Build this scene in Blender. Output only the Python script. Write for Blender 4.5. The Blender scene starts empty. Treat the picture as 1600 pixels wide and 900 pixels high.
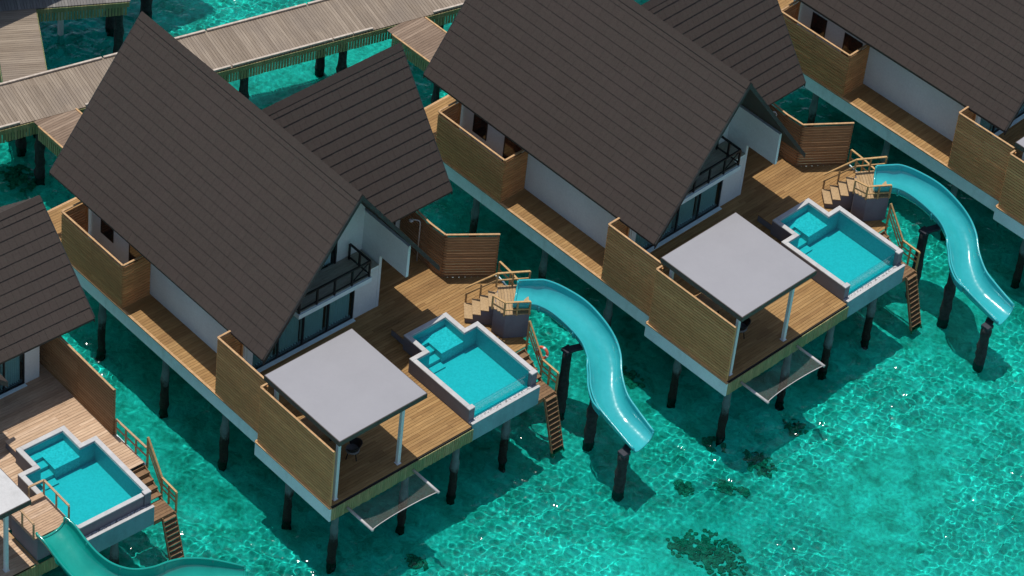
import bpy, math, random
from mathutils import Vector, Matrix
random.seed(7)
S = bpy.context.scene
COL = S.collection
R = math.radians
WATER_Z = -3.55
FLOOR_Z = -4.3

# ------------------------------------------------------------------ materials
def new_mat(name):
    m = bpy.data.materials.new(name); m.use_nodes = True
    nt = m.node_tree; nt.nodes.clear()
    out = nt.nodes.new('ShaderNodeOutputMaterial')
    return m, nt, out

def N(nt, kind, **kw):
    n = nt.nodes.new('ShaderNode' + kind)
    for k, v in kw.items():
        if k.startswith('i_'):
            n.inputs[k[2:].replace('_', ' ')].default_value = v
        else:
            setattr(n, k, v)
    return n

def ramp(nt, stops, src, interp='LINEAR'):
    r = N(nt, 'ValToRGB'); cr = r.color_ramp; cr.interpolation = interp
    while len(cr.elements) < len(stops): cr.elements.new(0.5)
    for e, (p, c) in zip(cr.elements, stops):
        e.position = p; e.color = (c[0], c[1], c[2], 1) if not isinstance(c, (int, float)) else (c, c, c, 1)
    nt.links.new(src, r.inputs[0])
    return r.outputs[0]

def coords(nt, scale=(1, 1, 1)):
    tc = N(nt, 'TexCoord'); mp = N(nt, 'Mapping'); mp.inputs['Scale'].default_value = scale
    nt.links.new(tc.outputs['Object'], mp.inputs['Vector'])
    return mp.outputs[0]

def noise(nt, vec, scale, detail=3, rough=.55):
    n = N(nt, 'TexNoise'); n.inputs['Scale'].default_value = scale; n.inputs['Detail'].default_value = detail
    n.inputs['Roughness'].default_value = rough
    nt.links.new(vec, n.inputs['Vector'])
    return n.outputs['Fac']

def mix(nt, mode, fac, a, b):
    m = N(nt, 'Mix', data_type='RGBA', blend_type=mode)
    for s, v in ((0, fac), (6, a), (7, b)):
        if hasattr(v, 'is_output'): nt.links.new(v, m.inputs[s])
        else: m.inputs[s].default_value = v if not isinstance(v, tuple) else (*v[:3], 1)
    return m.outputs[2]

def math_n(nt, op, a, b=0.0, c=None):
    m = N(nt, 'Math', operation=op)
    for i, v in enumerate((a, b, c)):
        if v is None: continue
        if hasattr(v, 'is_output'): nt.links.new(v, m.inputs[i])
        else: m.inputs[i].default_value = v
    return m.outputs[0]

def principled(nt, out, color, rough=.6, spec=.4, bump=None, bump_d=.01, **kw):
    p = N(nt, 'BsdfPrincipled')
    if hasattr(color, 'is_output'): nt.links.new(color, p.inputs['Base Color'])
    else: p.inputs['Base Color'].default_value = (*color, 1)
    if hasattr(rough, 'is_output'): nt.links.new(rough, p.inputs['Roughness'])
    else: p.inputs['Roughness'].default_value = rough
    p.inputs['Specular IOR Level'].default_value = spec
    for k, v in kw.items(): p.inputs[k.replace('_', ' ')].default_value = v
    if bump is not None:
        b = N(nt, 'Bump'); b.inputs['Distance'].default_value = bump_d; b.inputs['Strength'].default_value = 1
        nt.links.new(bump, b.inputs['Height']); nt.links.new(b.outputs[0], p.inputs['Normal'])
    nt.links.new(p.outputs[0], out.inputs[0])
    return p

def mat_paint(name, color, rough=.55, var=.12, scale=1.5, dirt=None, spec=.35, fine=.3):
    m, nt, out = new_mat(name)
    v = coords(nt)
    n1 = noise(nt, v, scale, 5, .6); n2 = noise(nt, v, scale * 14, 3)
    lo = tuple(c * (1 - var * 1.6) for c in color); hi = tuple(min(1, c * (1 + var)) for c in color)
    c = ramp(nt, [(.3, lo), (.7, hi)], n1)
    if dirt:
        c = mix(nt, 'MIX', ramp(nt, [(.52, 0.0), (.75, .7)], noise(nt, coords(nt, (1, 1, .35)), 2.2, 6, .65)), c, dirt)
    c = mix(nt, 'MULTIPLY', fine, c, ramp(nt, [(.3, .7), (.7, 1.0)], n2))
    principled(nt, out, c, rough, spec, n2, .004)
    return m

def mat_wood(name, cols, grain=(3, 3, 3), rough=.7, wear=.35, wearcol=None):
    """Every board is its own mesh island, so Random Per Island tints whole boards."""
    m, nt, out = new_mat(name)
    g = N(nt, 'NewGeometry')
    oi = N(nt, 'ObjectInfo')
    k = len(cols)
    c = ramp(nt, [(i / (k - 1), col) for i, col in enumerate(cols)], g.outputs['Random Per Island'])
    streak = noise(nt, coords(nt, grain), 1.0, 6, .65)
    c = mix(nt, 'MULTIPLY', .8, c, ramp(nt, [(.25, (.55, .52, .5)), (.65, (1.1, 1.1, 1.1))], streak))
    blot = noise(nt, coords(nt, (1, 1, 1)), .55, 5, .6)
    if wearcol:
        c = mix(nt, 'MIX', ramp(nt, [(.45, 0.0), (.72, wear)], blot), c, wearcol)
    else:
        c = mix(nt, 'MULTIPLY', wear, c, ramp(nt, [(.3, .55), (.65, 1.0)], blot))
    principled(nt, out, c, rough, .3, streak, .004)
    return m

M = {}
gold = [(.315, .174, .058), (.365, .212, .077), (.275, .147, .049), (.4, .238, .09), (.33, .184, .063)]
M['deck'] = mat_wood('decking_golden', gold, (24, 1.6, 3), wear=.45)
M['deck_pale'] = mat_wood('decking_pale', [(.56, .385, .25), (.46, .3, .185), (.64, .46, .31), (.51, .345, .215)], (24, 1.6, 3), wear=.3)
M['jetty'] = mat_wood('decking_weathered', [(.255, .2, .145), (.21, .163, .118), (.305, .245, .182), (.27, .215, .16), (.23, .18, .13)], (.9, 14, 3), wear=.85, wearcol=(.19, .15, .115))
M['jetty_grey'] = mat_wood('decking_grey', [(.2, .19, .175), (.16, .15, .14), (.235, .22, .2)], (1.3, 24, 3), wear=.3)
M['rail'] = mat_wood('rail_timber', [(.50, .30, .115), (.56, .35, .15), (.44, .25, .09)], (9, 9, 9), wear=.3)
M['edge'] = mat_wood('edge_timber', [(.56, .34, .165), (.5, .3, .14), (.6, .4, .22)], (6, 6, 6), wear=.3)
M['kerb'] = mat_wood('kerb_timber', [(.58, .5, .42), (.5, .42, .34), (.62, .55, .48)], (6, 6, 6), wear=.3)
M['screen'] = mat_wood('screen_timber', [(.68, .33, .125), (.59, .28, .103), (.76, .39, .155), (.64, .305, .113)], (2.5, 2.5, 30), wear=.35)
M['screen_brown'] = mat_wood('screen_timber_brown', [(.36, .2, .09), (.31, .168, .074), (.41, .235, .11)], (2.5, 2.5, 30), wear=.35)
M['skirt'] = mat_wood('skirt_slats_algae', [(.30, .27, .12), (.25, .24, .105), (.36, .31, .15), (.21, .23, .1)], (12, 12, 2), wear=.75, wearcol=(.09, .2, .085))
M['step'] = mat_wood('step_timber', [(.42, .28, .14), (.46, .315, .165), (.38, .25, .12)], (14, 14, 6), wear=.25)
M['dark_step'] = mat_wood('ladder_timber', [(.22, .125, .06), (.27, .16, .08), (.18, .1, .05)], (9, 9, 9), wear=.4)

def mat_tile():
    m, nt, out = new_mat('roof_shingle')
    g = N(nt, 'NewGeometry')
    c = ramp(nt, [(0, (.0515, .0395, .0325)), (.35, (.053, .041, .034)), (.7, (.0545, .042, .0345)), (1, (.0525, .04, .0335))], g.outputs['Random Per Island'])
    v = coords(nt)
    fine = noise(nt, v, 13, 6, .85)
    c = mix(nt, 'MULTIPLY', .65, c, ramp(nt, [(.3, .6), (.7, 1.28)], fine))
    c = mix(nt, 'MIX', ramp(nt, [(.5, 0.0), (.78, .35)], noise(nt, v, .5, 4)), c, (.06, .043, .038))
    principled(nt, out, c, .85, .25, fine, .008)
    return m
M['tile'] = mat_tile()
M['roof_under'] = mat_paint('roof_soffit_timber', (.055, .05, .04), .8)
M['barge'] = mat_paint('barge_board_dark', (.035, .034, .032), .6)
M['wall'] = mat_paint('wall_white_render', (.70, .77, .745), .75, .04, .7, spec=.2)
M['fascia'] = mat_paint('fascia_white_paint', (.72, .86, .86), .6, .05, .9, dirt=(.56, .66, .64))
M['black'] = mat_paint('black_metal', (.014, .014, .015), .4)
M['dark'] = mat_paint('interior_dark', (.045, .04, .036), .8)
M['grey_wall'] = mat_paint('grey_render', (.18, .18, .205), .75, .08, 1.2, spec=.2)
M['teal_wall'] = mat_paint('pool_box_render', (.17, .36, .39), .7, .08, 1.0, dirt=(.11, .25, .26), spec=.2)
M['coping'] = mat_paint('coping_stone', (.47, .465, .455), .7, .08, 3.0)
M['membrane'] = mat_paint('canopy_membrane', (.28, .275, .285), .6, .03, .6, spec=.25, fine=.06)
M['membrane_white'] = mat_paint('canopy_membrane_white', (.5, .49, .47), .6, .06, 2.0, dirt=(.38, .37, .35), spec=.25)
M['canopy_edge'] = mat_paint('canopy_edge_brown', (.075, .055, .045), .6)
M['post'] = mat_paint('post_white_paint', (.62, .66, .66), .5, .06, 1.0)
M['olive'] = mat_wood('balcony_boards', [(.4, .4, .31), (.44, .43, .34), (.37, .37, .28)], (20, 2, 2))
M['slide'] = None
M['pipe'] = mat_paint('galvanised_pipe', (.5, .47, .45), .45, .1, 4)
M['cap'] = mat_paint('steel_bracket', (.03, .034, .045), .6, .15, 3)
M['buoy'] = mat_paint('buoy_orange', (.7, .12, .06), .4, .05)
M['buoy_white'] = mat_paint('buoy_band_white', (.7, .68, .66), .5, .05)
M['rattan'] = mat_paint('rattan_black', (.012, .012, .013), .5, .3, 20)
M['cushion'] = mat_paint('cushion_grey', (.16, .16, .16), .9, .1, 10)
M['table'] = mat_wood('table_timber', [(.36, .21, .1), (.42, .26, .13)], (9, 2, 2))
M['chrome'] = mat_paint('brushed_steel', (.5, .48, .44), .3, .05)

def mat_slide(name, col, col2):
    m, nt, out = new_mat(name)
    n1 = noise(nt, coords(nt), .8, 4, .6); n2 = noise(nt, coords(nt), 7, 4, .6)
    c = ramp(nt, [(.3, col), (.7, col2)], n1)
    c = mix(nt, 'MULTIPLY', .25, c, ramp(nt, [(.35, .8), (.6, 1.0)], n2))
    r = ramp(nt, [(.3, .1), (.7, .22)], n2)
    principled(nt, out, c, r, .5, n1, .01, Coat_Weight=.5, Coat_Roughness=.06)
    return m
M['slide'] = mat_slide('fibreglass_cyan', (.022, .35, .37), (.035, .42, .44))
M['slide_green'] = mat_slide('fibreglass_green', (.004, .27, .21), (.006, .33, .26))

def mat_pile():
    m, nt, out = new_mat('pile_concrete_tidal')
    tc = N(nt, 'TexCoord'); sep = N(nt, 'SeparateXYZ'); nt.links.new(tc.outputs['Object'], sep.inputs[0])
    v = coords(nt); n = noise(nt, v, 3.5, 5, .65)
    h = math_n(nt, 'ADD', sep.outputs['Z'], math_n(nt, 'MULTIPLY', n, 1.3))
    f = N(nt, 'MapRange'); f.inputs['From Min'].default_value = -1.62; f.inputs['From Max'].default_value = -1.2
    nt.links.new(h, f.inputs['Value'])
    top = ramp(nt, [(.3, (.06, .11, .11)), (.7, (.13, .2, .2))], noise(nt, v, 2, 5))
    low = ramp(nt, [(.35, (.004, .006, .005)), (.75, (.018, .022, .014))], noise(nt, v, 9, 5, .7))
    c = mix(nt, 'MIX', f.outputs[0], low, top)
    principled(nt, out, c, .8, .3, noise(nt, v, 14, 5, .7), .05)
    return m
M['pile'] = mat_pile()

def schlick(nt, f0=.04, normal=None):
    lw = N(nt, 'LayerWeight'); lw.inputs['Blend'].default_value = .5
    if normal is not None: nt.links.new(normal, lw.inputs['Normal'])
    p = math_n(nt, 'POWER', lw.outputs['Facing'], 5.0)
    return math_n(nt, 'MULTIPLY_ADD', p, 1 - f0, f0)

def mat_glass(name='window_glass', tint=(.7, .86, .86)):
    m, nt, out = new_mat(name)
    t = N(nt, 'BsdfTransparent'); t.inputs[0].default_value = (*tint, 1)
    g = N(nt, 'BsdfGlossy'); g.inputs['Roughness'].default_value = .02
    g.inputs[0].default_value = (.9, .95, .95, 1)
    x = N(nt, 'MixShader'); nt.links.new(schlick(nt, .07), x.inputs[0]); nt.links.new(t.outputs[0], x.inputs[1]); nt.links.new(g.outputs[0], x.inputs[2])
    nt.links.new(x.outputs[0], out.inputs[0])
    return m
M['glass'] = mat_glass()
M['acrylic'] = mat_glass('pool_acrylic', (.3, .88, .9))

def mat_curtain():
    m, nt, out = new_mat('curtain_sheer')
    principled(nt, out, (.72, .8, .8), .9, .1)
    return m
M['curtain'] = mat_curtain()

def mat_net():
    m, nt, out = new_mat('hammock_net')
    t = N(nt, 'BsdfTransparent')
    d = N(nt, 'BsdfDiffuse'); d.inputs[0].default_value = (.3, .28, .24, 1)
    v = coords(nt)
    w1 = N(nt, 'TexWave', wave_type='BANDS', bands_direction='X'); w1.inputs['Scale'].default_value = 9
    w2 = N(nt, 'TexWave', wave_type='BANDS', bands_direction='Y'); w2.inputs['Scale'].default_value = 9
    for w in (w1, w2): nt.links.new(v, w.inputs['Vector'])
    mx = math_n(nt, 'MAXIMUM', w1.outputs['Fac'], w2.outputs['Fac'])
    f = ramp(nt, [(.75, .03), (.93, .3)], mx)
    x = N(nt, 'MixShader'); nt.links.new(f, x.inputs[0]); nt.links.new(t.outputs[0], x.inputs[1]); nt.links.new(d.outputs[0], x.inputs[2])
    nt.links.new(x.outputs[0], out.inputs[0])
    return m
M['net'] = mat_net()

def mat_water(name, tint, waves, rough=.03, dist=.06):
    m, nt, out = new_mat(name)
    v = coords(nt)
    h = None
    for sc, amp, st in waves:
        mp = N(nt, 'Mapping'); mp.inputs['Scale'].default_value = st; mp.inputs['Rotation'].default_value = (0, 0, R(35))
        nt.links.new(v, mp.inputs[0])
        n = math_n(nt, 'MULTIPLY', noise(nt, mp.outputs[0], sc, 3, .5), amp)
        h = n if h is None else math_n(nt, 'ADD', h, n)
    b = N(nt, 'Bump'); b.inputs['Distance'].default_value = dist; nt.links.new(h, b.inputs['Height'])
    t = N(nt, 'BsdfTransparent'); t.inputs[0].default_value = (*tint, 1)
    g = N(nt, 'BsdfGlossy'); g.inputs['Roughness'].default_value = rough
    nt.links.new(b.outputs[0], g.inputs['Normal'])
    x = N(nt, 'MixShader'); nt.links.new(schlick(nt, .02, b.outputs[0]), x.inputs[0]); nt.links.new(t.outputs[0], x.inputs[1]); nt.links.new(g.outputs[0], x.inputs[2])
    nt.links.new(x.outputs[0], out.inputs[0])
    return m
def mat_sea():
    m, nt, out = new_mat('sea_water')
    rf = N(nt, 'BsdfRefraction'); rf.inputs[0].default_value = (.12, .835, .82, 1); rf.inputs['Roughness'].default_value = 0; rf.inputs['IOR'].default_value = 1.33
    g = N(nt, 'BsdfGlossy'); g.inputs['Roughness'].default_value = .085
    f = N(nt, 'Fresnel'); f.inputs[0].default_value = 1.33
    x = N(nt, 'MixShader'); nt.links.new(f.outputs[0], x.inputs[0]); nt.links.new(rf.outputs[0], x.inputs[1]); nt.links.new(g.outputs[0], x.inputs[2])
    nt.links.new(x.outputs[0], out.inputs[0])
    return m
M['sea'] = mat_sea()
M['pool_water'] = mat_water('pool_water', (.2, .93, .95), [(1.2, 1.0, (1, 1, 1)), (4, .25, (1, 1, 1))], .02, .02)

def mat_seabed():
    m, nt, out = new_mat('seabed_sand')
    v = coords(nt)
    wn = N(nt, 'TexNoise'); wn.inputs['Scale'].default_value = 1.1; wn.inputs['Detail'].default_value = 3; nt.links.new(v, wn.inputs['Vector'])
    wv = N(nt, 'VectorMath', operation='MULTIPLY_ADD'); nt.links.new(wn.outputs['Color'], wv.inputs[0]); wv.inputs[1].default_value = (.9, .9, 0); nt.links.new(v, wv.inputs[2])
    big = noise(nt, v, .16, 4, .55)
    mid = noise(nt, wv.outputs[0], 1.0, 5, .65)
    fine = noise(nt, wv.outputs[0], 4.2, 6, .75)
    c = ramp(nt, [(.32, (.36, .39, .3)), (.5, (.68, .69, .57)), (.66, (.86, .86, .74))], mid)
    c = mix(nt, 'MULTIPLY', .9, c, ramp(nt, [(.32, .58), (.5, .96), (.68, 1.22)], fine))  # sand and rubble tones, with caustic light speckle mottled into the colour
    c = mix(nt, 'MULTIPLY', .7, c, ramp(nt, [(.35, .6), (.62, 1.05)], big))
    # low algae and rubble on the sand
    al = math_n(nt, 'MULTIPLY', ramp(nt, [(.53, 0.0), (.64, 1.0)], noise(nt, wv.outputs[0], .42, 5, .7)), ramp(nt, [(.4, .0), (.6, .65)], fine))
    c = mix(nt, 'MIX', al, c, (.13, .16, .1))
    principled(nt, out, c, .9, .1, fine, .06)
    return m
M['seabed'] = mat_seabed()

def mat_coral():
    m, nt, out = new_mat('coral_rubble')
    v = coords(nt)
    c = ramp(nt, [(.3, (.1, .12, .075)), (.55, (.2, .22, .14)), (.75, (.36, .38, .27))], noise(nt, v, 5, 5, .7))
    principled(nt, out, c, .9, .1, noise(nt, v, 9, 4), .05)
    return m
M['coral'] = mat_coral()

def mat_pooltile(name, a, b):
    m, nt, out = new_mat(name)
    v = coords(nt)
    br = N(nt, 'TexVoronoi'); br.distance = 'CHEBYCHEV'; br.inputs['Scale'].default_value = 14; br.inputs['Randomness'].default_value = .25
    nt.links.new(v, br.inputs['Vector'])
    sep = N(nt, 'SeparateColor'); nt.links.new(br.outputs['Color'], sep.inputs[0])
    c = ramp(nt, [(.1, a), (.9, b)], sep.outputs[0])
    principled(nt, out, c, .4, .4)
    return m
M['pool_floor'] = mat_pooltile('pool_tile', (.2, .39, .40), (.25, .44, .45))
M['pool_ledge'] = mat_pooltile('pool_mosaic', (.2, .38, .39), (.32, .5, .51))

def mat_pebble():
    m, nt, out = new_mat('white_pebbles')
    v = coords(nt)
    vo = N(nt, 'TexVoronoi'); vo.inputs['Scale'].default_value = 16; nt.links.new(v, vo.inputs['Vector'])
    c = ramp(nt, [(0, (.68, .66, .65)), (.5, (.55, .53, .53)), (.8, (.2, .2, .2))], vo.outputs['Distance'])
    principled(nt, out, c, .8, .2, vo.outputs['Distance'], -.05)
    return m
M['pebble'] = mat_pebble()

# ------------------------------------------------------------------ mesh helpers
class MB:
    def __init__(s): s.v = []; s.f = []
    def box(s, x0, x1, y0, y1, z0, z1):
        n = len(s.v)
        s.v += [(x, y, z) for z in (z0, z1) for y in (y0, y1) for x in (x0, x1)]
        s.f += [tuple(n + i for i in q) for q in ((0, 2, 3, 1), (4, 5, 7, 6), (0, 1, 5, 4), (2, 6, 7, 3), (0, 4, 6, 2), (1, 3, 7, 5))]
        return s
    def hexa(s, p):           # 8 points: bottom quad then top quad, same winding
        n = len(s.v); s.v += [tuple(q) for q in p]
        s.f += [tuple(n + i for i in q) for q in ((3, 2, 1, 0), (4, 5, 6, 7), (0, 1, 5, 4), (1, 2, 6, 5), (2, 3, 7, 6), (3, 0, 4, 7))]
        return s
    def prism(s, poly, z0, z1):
        n = len(s.v); k = len(poly)
        s.v += [(x, y, z0) for x, y in poly] + [(x, y, z1) for x, y in poly]
        s.f += [tuple(n + i for i in reversed(range(k))), tuple(n + k + i for i in range(k))]
        s.f += [(n + i, n + (i + 1) % k, n + k + (i + 1) % k, n + k + i) for i in range(k)]
        return s
    def wall(s, p0, p1, t, z0, z1):      # plan segment with thickness t
        d = Vector((p1[0] - p0[0], p1[1] - p0[1])); nrm = Vector((-d.y, d.x)).normalized() * t / 2
        return s.prism([(p0[0] - nrm.x, p0[1] - nrm.y), (p1[0] - nrm.x, p1[1] - nrm.y), (p1[0] + nrm.x, p1[1] + nrm.y), (p0[0] + nrm.x, p0[1] + nrm.y)], z0, z1)
    def bar(s, p, q, w, h=None):         # square bar between two points
        h = h or w
        p = Vector(p); q = Vector(q); d = (q - p).normalized()
        up = Vector((0, 0, 1)) if abs(d.z) < .95 else Vector((1, 0, 0))
        a = d.cross(up).normalized(); b = a.cross(d).normalized()
        c = [(-1, -1), (1, -1), (1, 1), (-1, 1)]
        return s.hexa([p + a * (w / 2 * i) + b * (h / 2 * j) for i, j in c] + [q + a * (w / 2 * i) + b * (h / 2 * j) for i, j in c])
    def tube(s, pts, rad, seg=10, cap=True):
        n0 = len(s.v); pts = [Vector(p) for p in pts]
        for i, p in enumerate(pts):
            d = (pts[min(i + 1, len(pts) - 1)] - pts[max(i - 1, 0)]).normalized()
            up = Vector((0, 0, 1)) if abs(d.z) < .9 else Vector((1, 0, 0))
            a = d.cross(up).normalized(); b = a.cross(d)
            r = rad[i] if isinstance(rad, (list, tuple)) else rad
            for k in range(seg):
                t = 2 * math.pi * k / seg
                s.v.append(tuple(p + a * (r * math.cos(t)) + b * (r * math.sin(t))))
        for i in range(len(pts) - 1):
            for k in range(seg):
                s.f.append((n0 + i * seg + k, n0 + i * seg + (k + 1) % seg, n0 + (i + 1) * seg + (k + 1) % seg, n0 + (i + 1) * seg + k))
        if cap:
            s.f.append(tuple(n0 + k for k in reversed(range(seg))))
            s.f.append(tuple(n0 + (len(pts) - 1) * seg + k for k in range(seg)))
        return s
    def grid(s, rows):
        n = len(s.v); w = len(rows[0])
        for r in rows: s.v += [tuple(p) for p in r]
        for i in range(len(rows) - 1):
            for j in range(w - 1):
                s.f.append((n + i * w + j, n + i * w + j + 1, n + (i + 1) * w + j + 1, n + (i + 1) * w + j))
        return s

def build(mb, name, mat, parent=None, base=None, smooth=False, bevel=0):
    """Link ONE mesh object; coordinates are in the villa frame, shifted to the thing's base."""
    bx = Vector(parent['_b']) if parent is not None else Vector(base or (0, 0, 0))
    me = bpy.data.meshes.new(name)
    me.from_pydata([tuple(Vector(v) - bx) for v in mb.v], [], mb.f)
    me.update()
    o = bpy.data.objects.new(name, me); COL.objects.link(o)
    me.materials.append(mat)
    if smooth:
        for p in me.polygons: p.use_smooth = True
    if bevel:
        b = o.modifiers.new('bevel', 'BEVEL'); b.width = bevel; b.segments = 1; b.limit_method = 'ANGLE'
    o['_b'] = tuple(bx)
    if parent is not None:
        o.parent = parent
    else:
        o.location = bx
    return o

def tag(o, label, cat, group=None):
    o['label'] = label; o['category'] = cat
    if group: o['group'] = group
    return o

def thing(name, label, cat, base, group=None):
    o = bpy.data.objects.new(name, None); COL.objects.link(o)
    o.empty_display_size = .3
    o.location = base; o['_b'] = tuple(base)
    return tag(o, label, cat, group)

def copy_tree(o, parent=None):
    c = o.copy(); COL.objects.link(c)
    if parent is not None: c.parent = parent
    for ch in list(KIDS.get(o.name, [])): copy_tree(ch, c)
    return c
KIDS = {}
def index_children():
    KIDS.clear()
    for o in bpy.data.objects:
        if o.parent: KIDS.setdefault(o.parent.name, []).append(o)

def place(o, frame):
    x, y, r = frame
    b = Vector(o['_b']); c, s = math.cos(R(r)), math.sin(R(r))
    o.location = (x + b.x * c - b.y * s, y + b.x * s + b.y * c, b.z)
    o.rotation_euler = (0, 0, R(r))

# ------------------------------------------------------------------ generic builders
def boards(mb, a0, a1, rng, w=.145, gap=.012, z1=0.0, th=.035, jit=.002, cut=3.2):
    """Deck boards running along b; rng(a) gives the list of (b0, b1) covered at that a."""
    a = a0
    while a + w <= a1 + 1e-4:
        for b0, b1 in rng(a + w / 2):
            p = b0
            while p < b1 - .01:
                q = min(b1, p + cut * random.uniform(.6, 1.2))
                if b1 - q < .5: q = b1
                z = z1 + random.uniform(-jit, jit)
                mb.box(a, a + w - gap, p, q - (.006 if q < b1 else 0), z - th, z)
                p = q
        a += w

def slat_screen(mb, p0, p1, z0, z1, t=.045, pitch=.15, gap=.042, seg=1.9):
    L = math.hypot(p1[0] - p0[0], p1[1] - p0[1]); k = max(1, round(L / seg))
    z = z0
    while z + pitch <= z1 + .001:
        for i in range(k):
            u0, u1 = i / k, (i + 1) / k
            g = .004 / L
            A = (p0[0] + (p1[0] - p0[0]) * (u0 + g), p0[1] + (p1[1] - p0[1]) * (u0 + g))
            B = (p0[0] + (p1[0] - p0[0]) * (u1 - g), p0[1] + (p1[1] - p0[1]) * (u1 - g))
            mb.wall(A, B, t * random.uniform(.9, 1.1), z, z + pitch - gap)
        z += pitch

def screen_thing(name, label, cat, pts, z0, z1, mat='screen', group=None, posts=True):
    base = (pts[0][0], pts[0][1], z0)
    t = thing(name, label, cat, base, group)
    for p0, p1 in zip(pts[:-1], pts[1:]):
        mb = MB(); slat_screen(mb, p0, p1, z0 + .004, z1 - .03)
        build(mb, 'slat_panel', M[mat], t)
        mb = MB(); mb.wall(p0, p1, .085, z1 - .03, z1 + .012)
        build(mb, 'cap_rail', M['edge'], t)
    if posts:
        for p0, p1 in zip(pts[:-1], pts[1:]):
            L = math.hypot(p1[0] - p0[0], p1[1] - p0[1]); k = max(1, round(L / 1.9))
            d = ((p1[1] - p0[1]) / L, -(p1[0] - p0[0]) / L)
            for i in range(k + 1):
                u = min(max(i / k, .05 / L), 1 - .05 / L)
                x = p0[0] + (p1[0] - p0[0]) * u; y = p0[1] + (p1[1] - p0[1]) * u
                mb = MB(); mb.box(x - .035 - d[0] * .062, x + .035 - d[0] * .062, y - .035 - d[1] * .062, y + .035 - d[1] * .062, z0, z1 - .05)
                build(mb, 'post', M[mat], t)
    return t

def pile_mb(x, y, z0, z1, r=.15, lean=(0, 0)):
    mb = MB(); n = 14; pts = []; rad = []
    for i in range(n + 1):
        u = i / n; z = z1 + (z0 - z1) * u
        pts.append((x + lean[0] * u, y + lean[1] * u, z))
        rr = r
        if z < -1.6: rr = r * random.uniform(1.02, 1.3)
        rad.append(rr)
    mb.tube(pts, rad, 12)
    for i in range(len(mb.v)):
        v = mb.v[i]
        if v[2] < -1.7: mb.v[i] = (v[0] + random.uniform(-.03, .03), v[1] + random.uniform(-.03, .03), v[2])
    return mb

def gable_roof(parent, pname, ax, c, half, zr, ze, e0, e1, start=None, front_barge=True, back_barge=True, pitch_s=.46, tile=.31, ov=.0):
    """A gable roof. ax='a': ridge along a at b=c. ax='b': ridge along b at a=c.
    start(z) gives where the roof begins at height z (valley against another roof)."""
    def P(t, s, z):    # t along ridge, s across, z
        return (t, c + s, z) if ax == 'a' else (c + s, t, z)
    k = (zr - ze) / half
    th = .16
    mb = MB()
    for sg in (-1, 1):
        t0r = start(zr) if start else e0
        t0e = start(ze) if start else e0
        o = [P(t0r, 0, zr), P(e1, 0, zr), P(e1, sg * half, ze), P(t0e, sg * half, ze)]
        i = [(p[0], p[1], p[2] - th) for p in o]
        q = (i + o) if sg * (1 if ax == 'a' else -1) < 0 else ([i[0], i[3], i[2], i[1]] + [o[0], o[3], o[2], o[1]])
        mb.hexa(q)
    roof = build(mb, pname, M['roof_under'], parent)
    # shingles: one real slab per tile, lapped course over course
    sl = math.hypot(half, zr - ze); n = round(sl / pitch_s)
    ch, cz = half / sl, (zr - ze) / sl
    for sg in (-1, 1):
        tb = MB()
        nx, nz = sg * cz, ch            # outward normal (across, up)
        for i in range(n):
            s0 = i * sl / n; s1 = (i + 1) * sl / n + .035
            z_mid = zr - (s0 + s1) / 2 * cz
            tt = (start(z_mid) if start else e0) - (random.uniform(0, tile))
            lim0 = start(z_mid) if start else e0
            while tt < e1 - .02:
                ta = max(tt, lim0); tb_ = min(tt + tile, e1); tt += tile
                if tb_ - ta < .03: continue
                j = random.uniform(-.004, .004); l0 = .008; l1 = (.03 if ax == 'a' else .042) + j
                pts = []
                for lift0, lift1 in ((.0, .0), (l0, l1)):
                    for t_, s_, l_ in ((ta + .002, s0, lift0), (tb_ - .003, s0, lift0), (tb_ - .003, s1, lift1), (ta + .002, s1, lift1)):
                        sx = sg * s_ * ch + nx * (l_ + .004); zz = zr - s_ * cz + nz * (l_ + .004)
                        pts.append(P(t_, sx, zz))
                b4, t4 = pts[:4], pts[4:]
                if sg * (1 if ax == 'a' else -1) > 0:
                    b4 = [b4[0], b4[3], b4[2], b4[1]]; t4 = [t4[0], t4[3], t4[2], t4[1]]
                tb.hexa(b4 + t4)
        build(tb, 'shingles', M['tile'], roof)
    rc = MB()
    t0 = (start(zr) if start else e0)
    t = t0
    while t < e1 - .01:
        t2 = min(t + .46, e1)
        for sg in (-1, 1):
            w = .2
            o = [P(t, 0, zr + .085), P(t2 + .02, 0, zr + .092), P(t2 + .02, sg * w, zr + .092 - w * k), P(t, sg * w, zr + .085 - w * k)]
            i_ = [(p[0], p[1], p[2] - .03) for p in o]
            rc.hexa(i_ + o if sg * (1 if ax == 'a' else -1) < 0 else [i_[0], i_[3], i_[2], i_[1], o[0], o[3], o[2], o[1]])
        t = t2
    build(rc, 'ridge_cap', M['tile'], roof)
    ends = ([e1] if front_barge else []) + ([e0] if back_barge and not start else [])
    for e in ends:
        out = 1 if e == e1 else -1
        bb = MB()
        for sg in (-1, 1):
            pts = []
            for tt in (e + out * .005, e + out * .05):
                pts.append([P(tt, 0, zr + .03), P(tt, sg * (half + .02), ze + .03 - .02 * k), P(tt, sg * (half + .02), ze - .25), P(tt, 0, zr - .25)])
            bb.hexa(pts[0] + pts[1])
        build(bb, 'barge_board', M['barge'], roof)
    return roof

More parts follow.
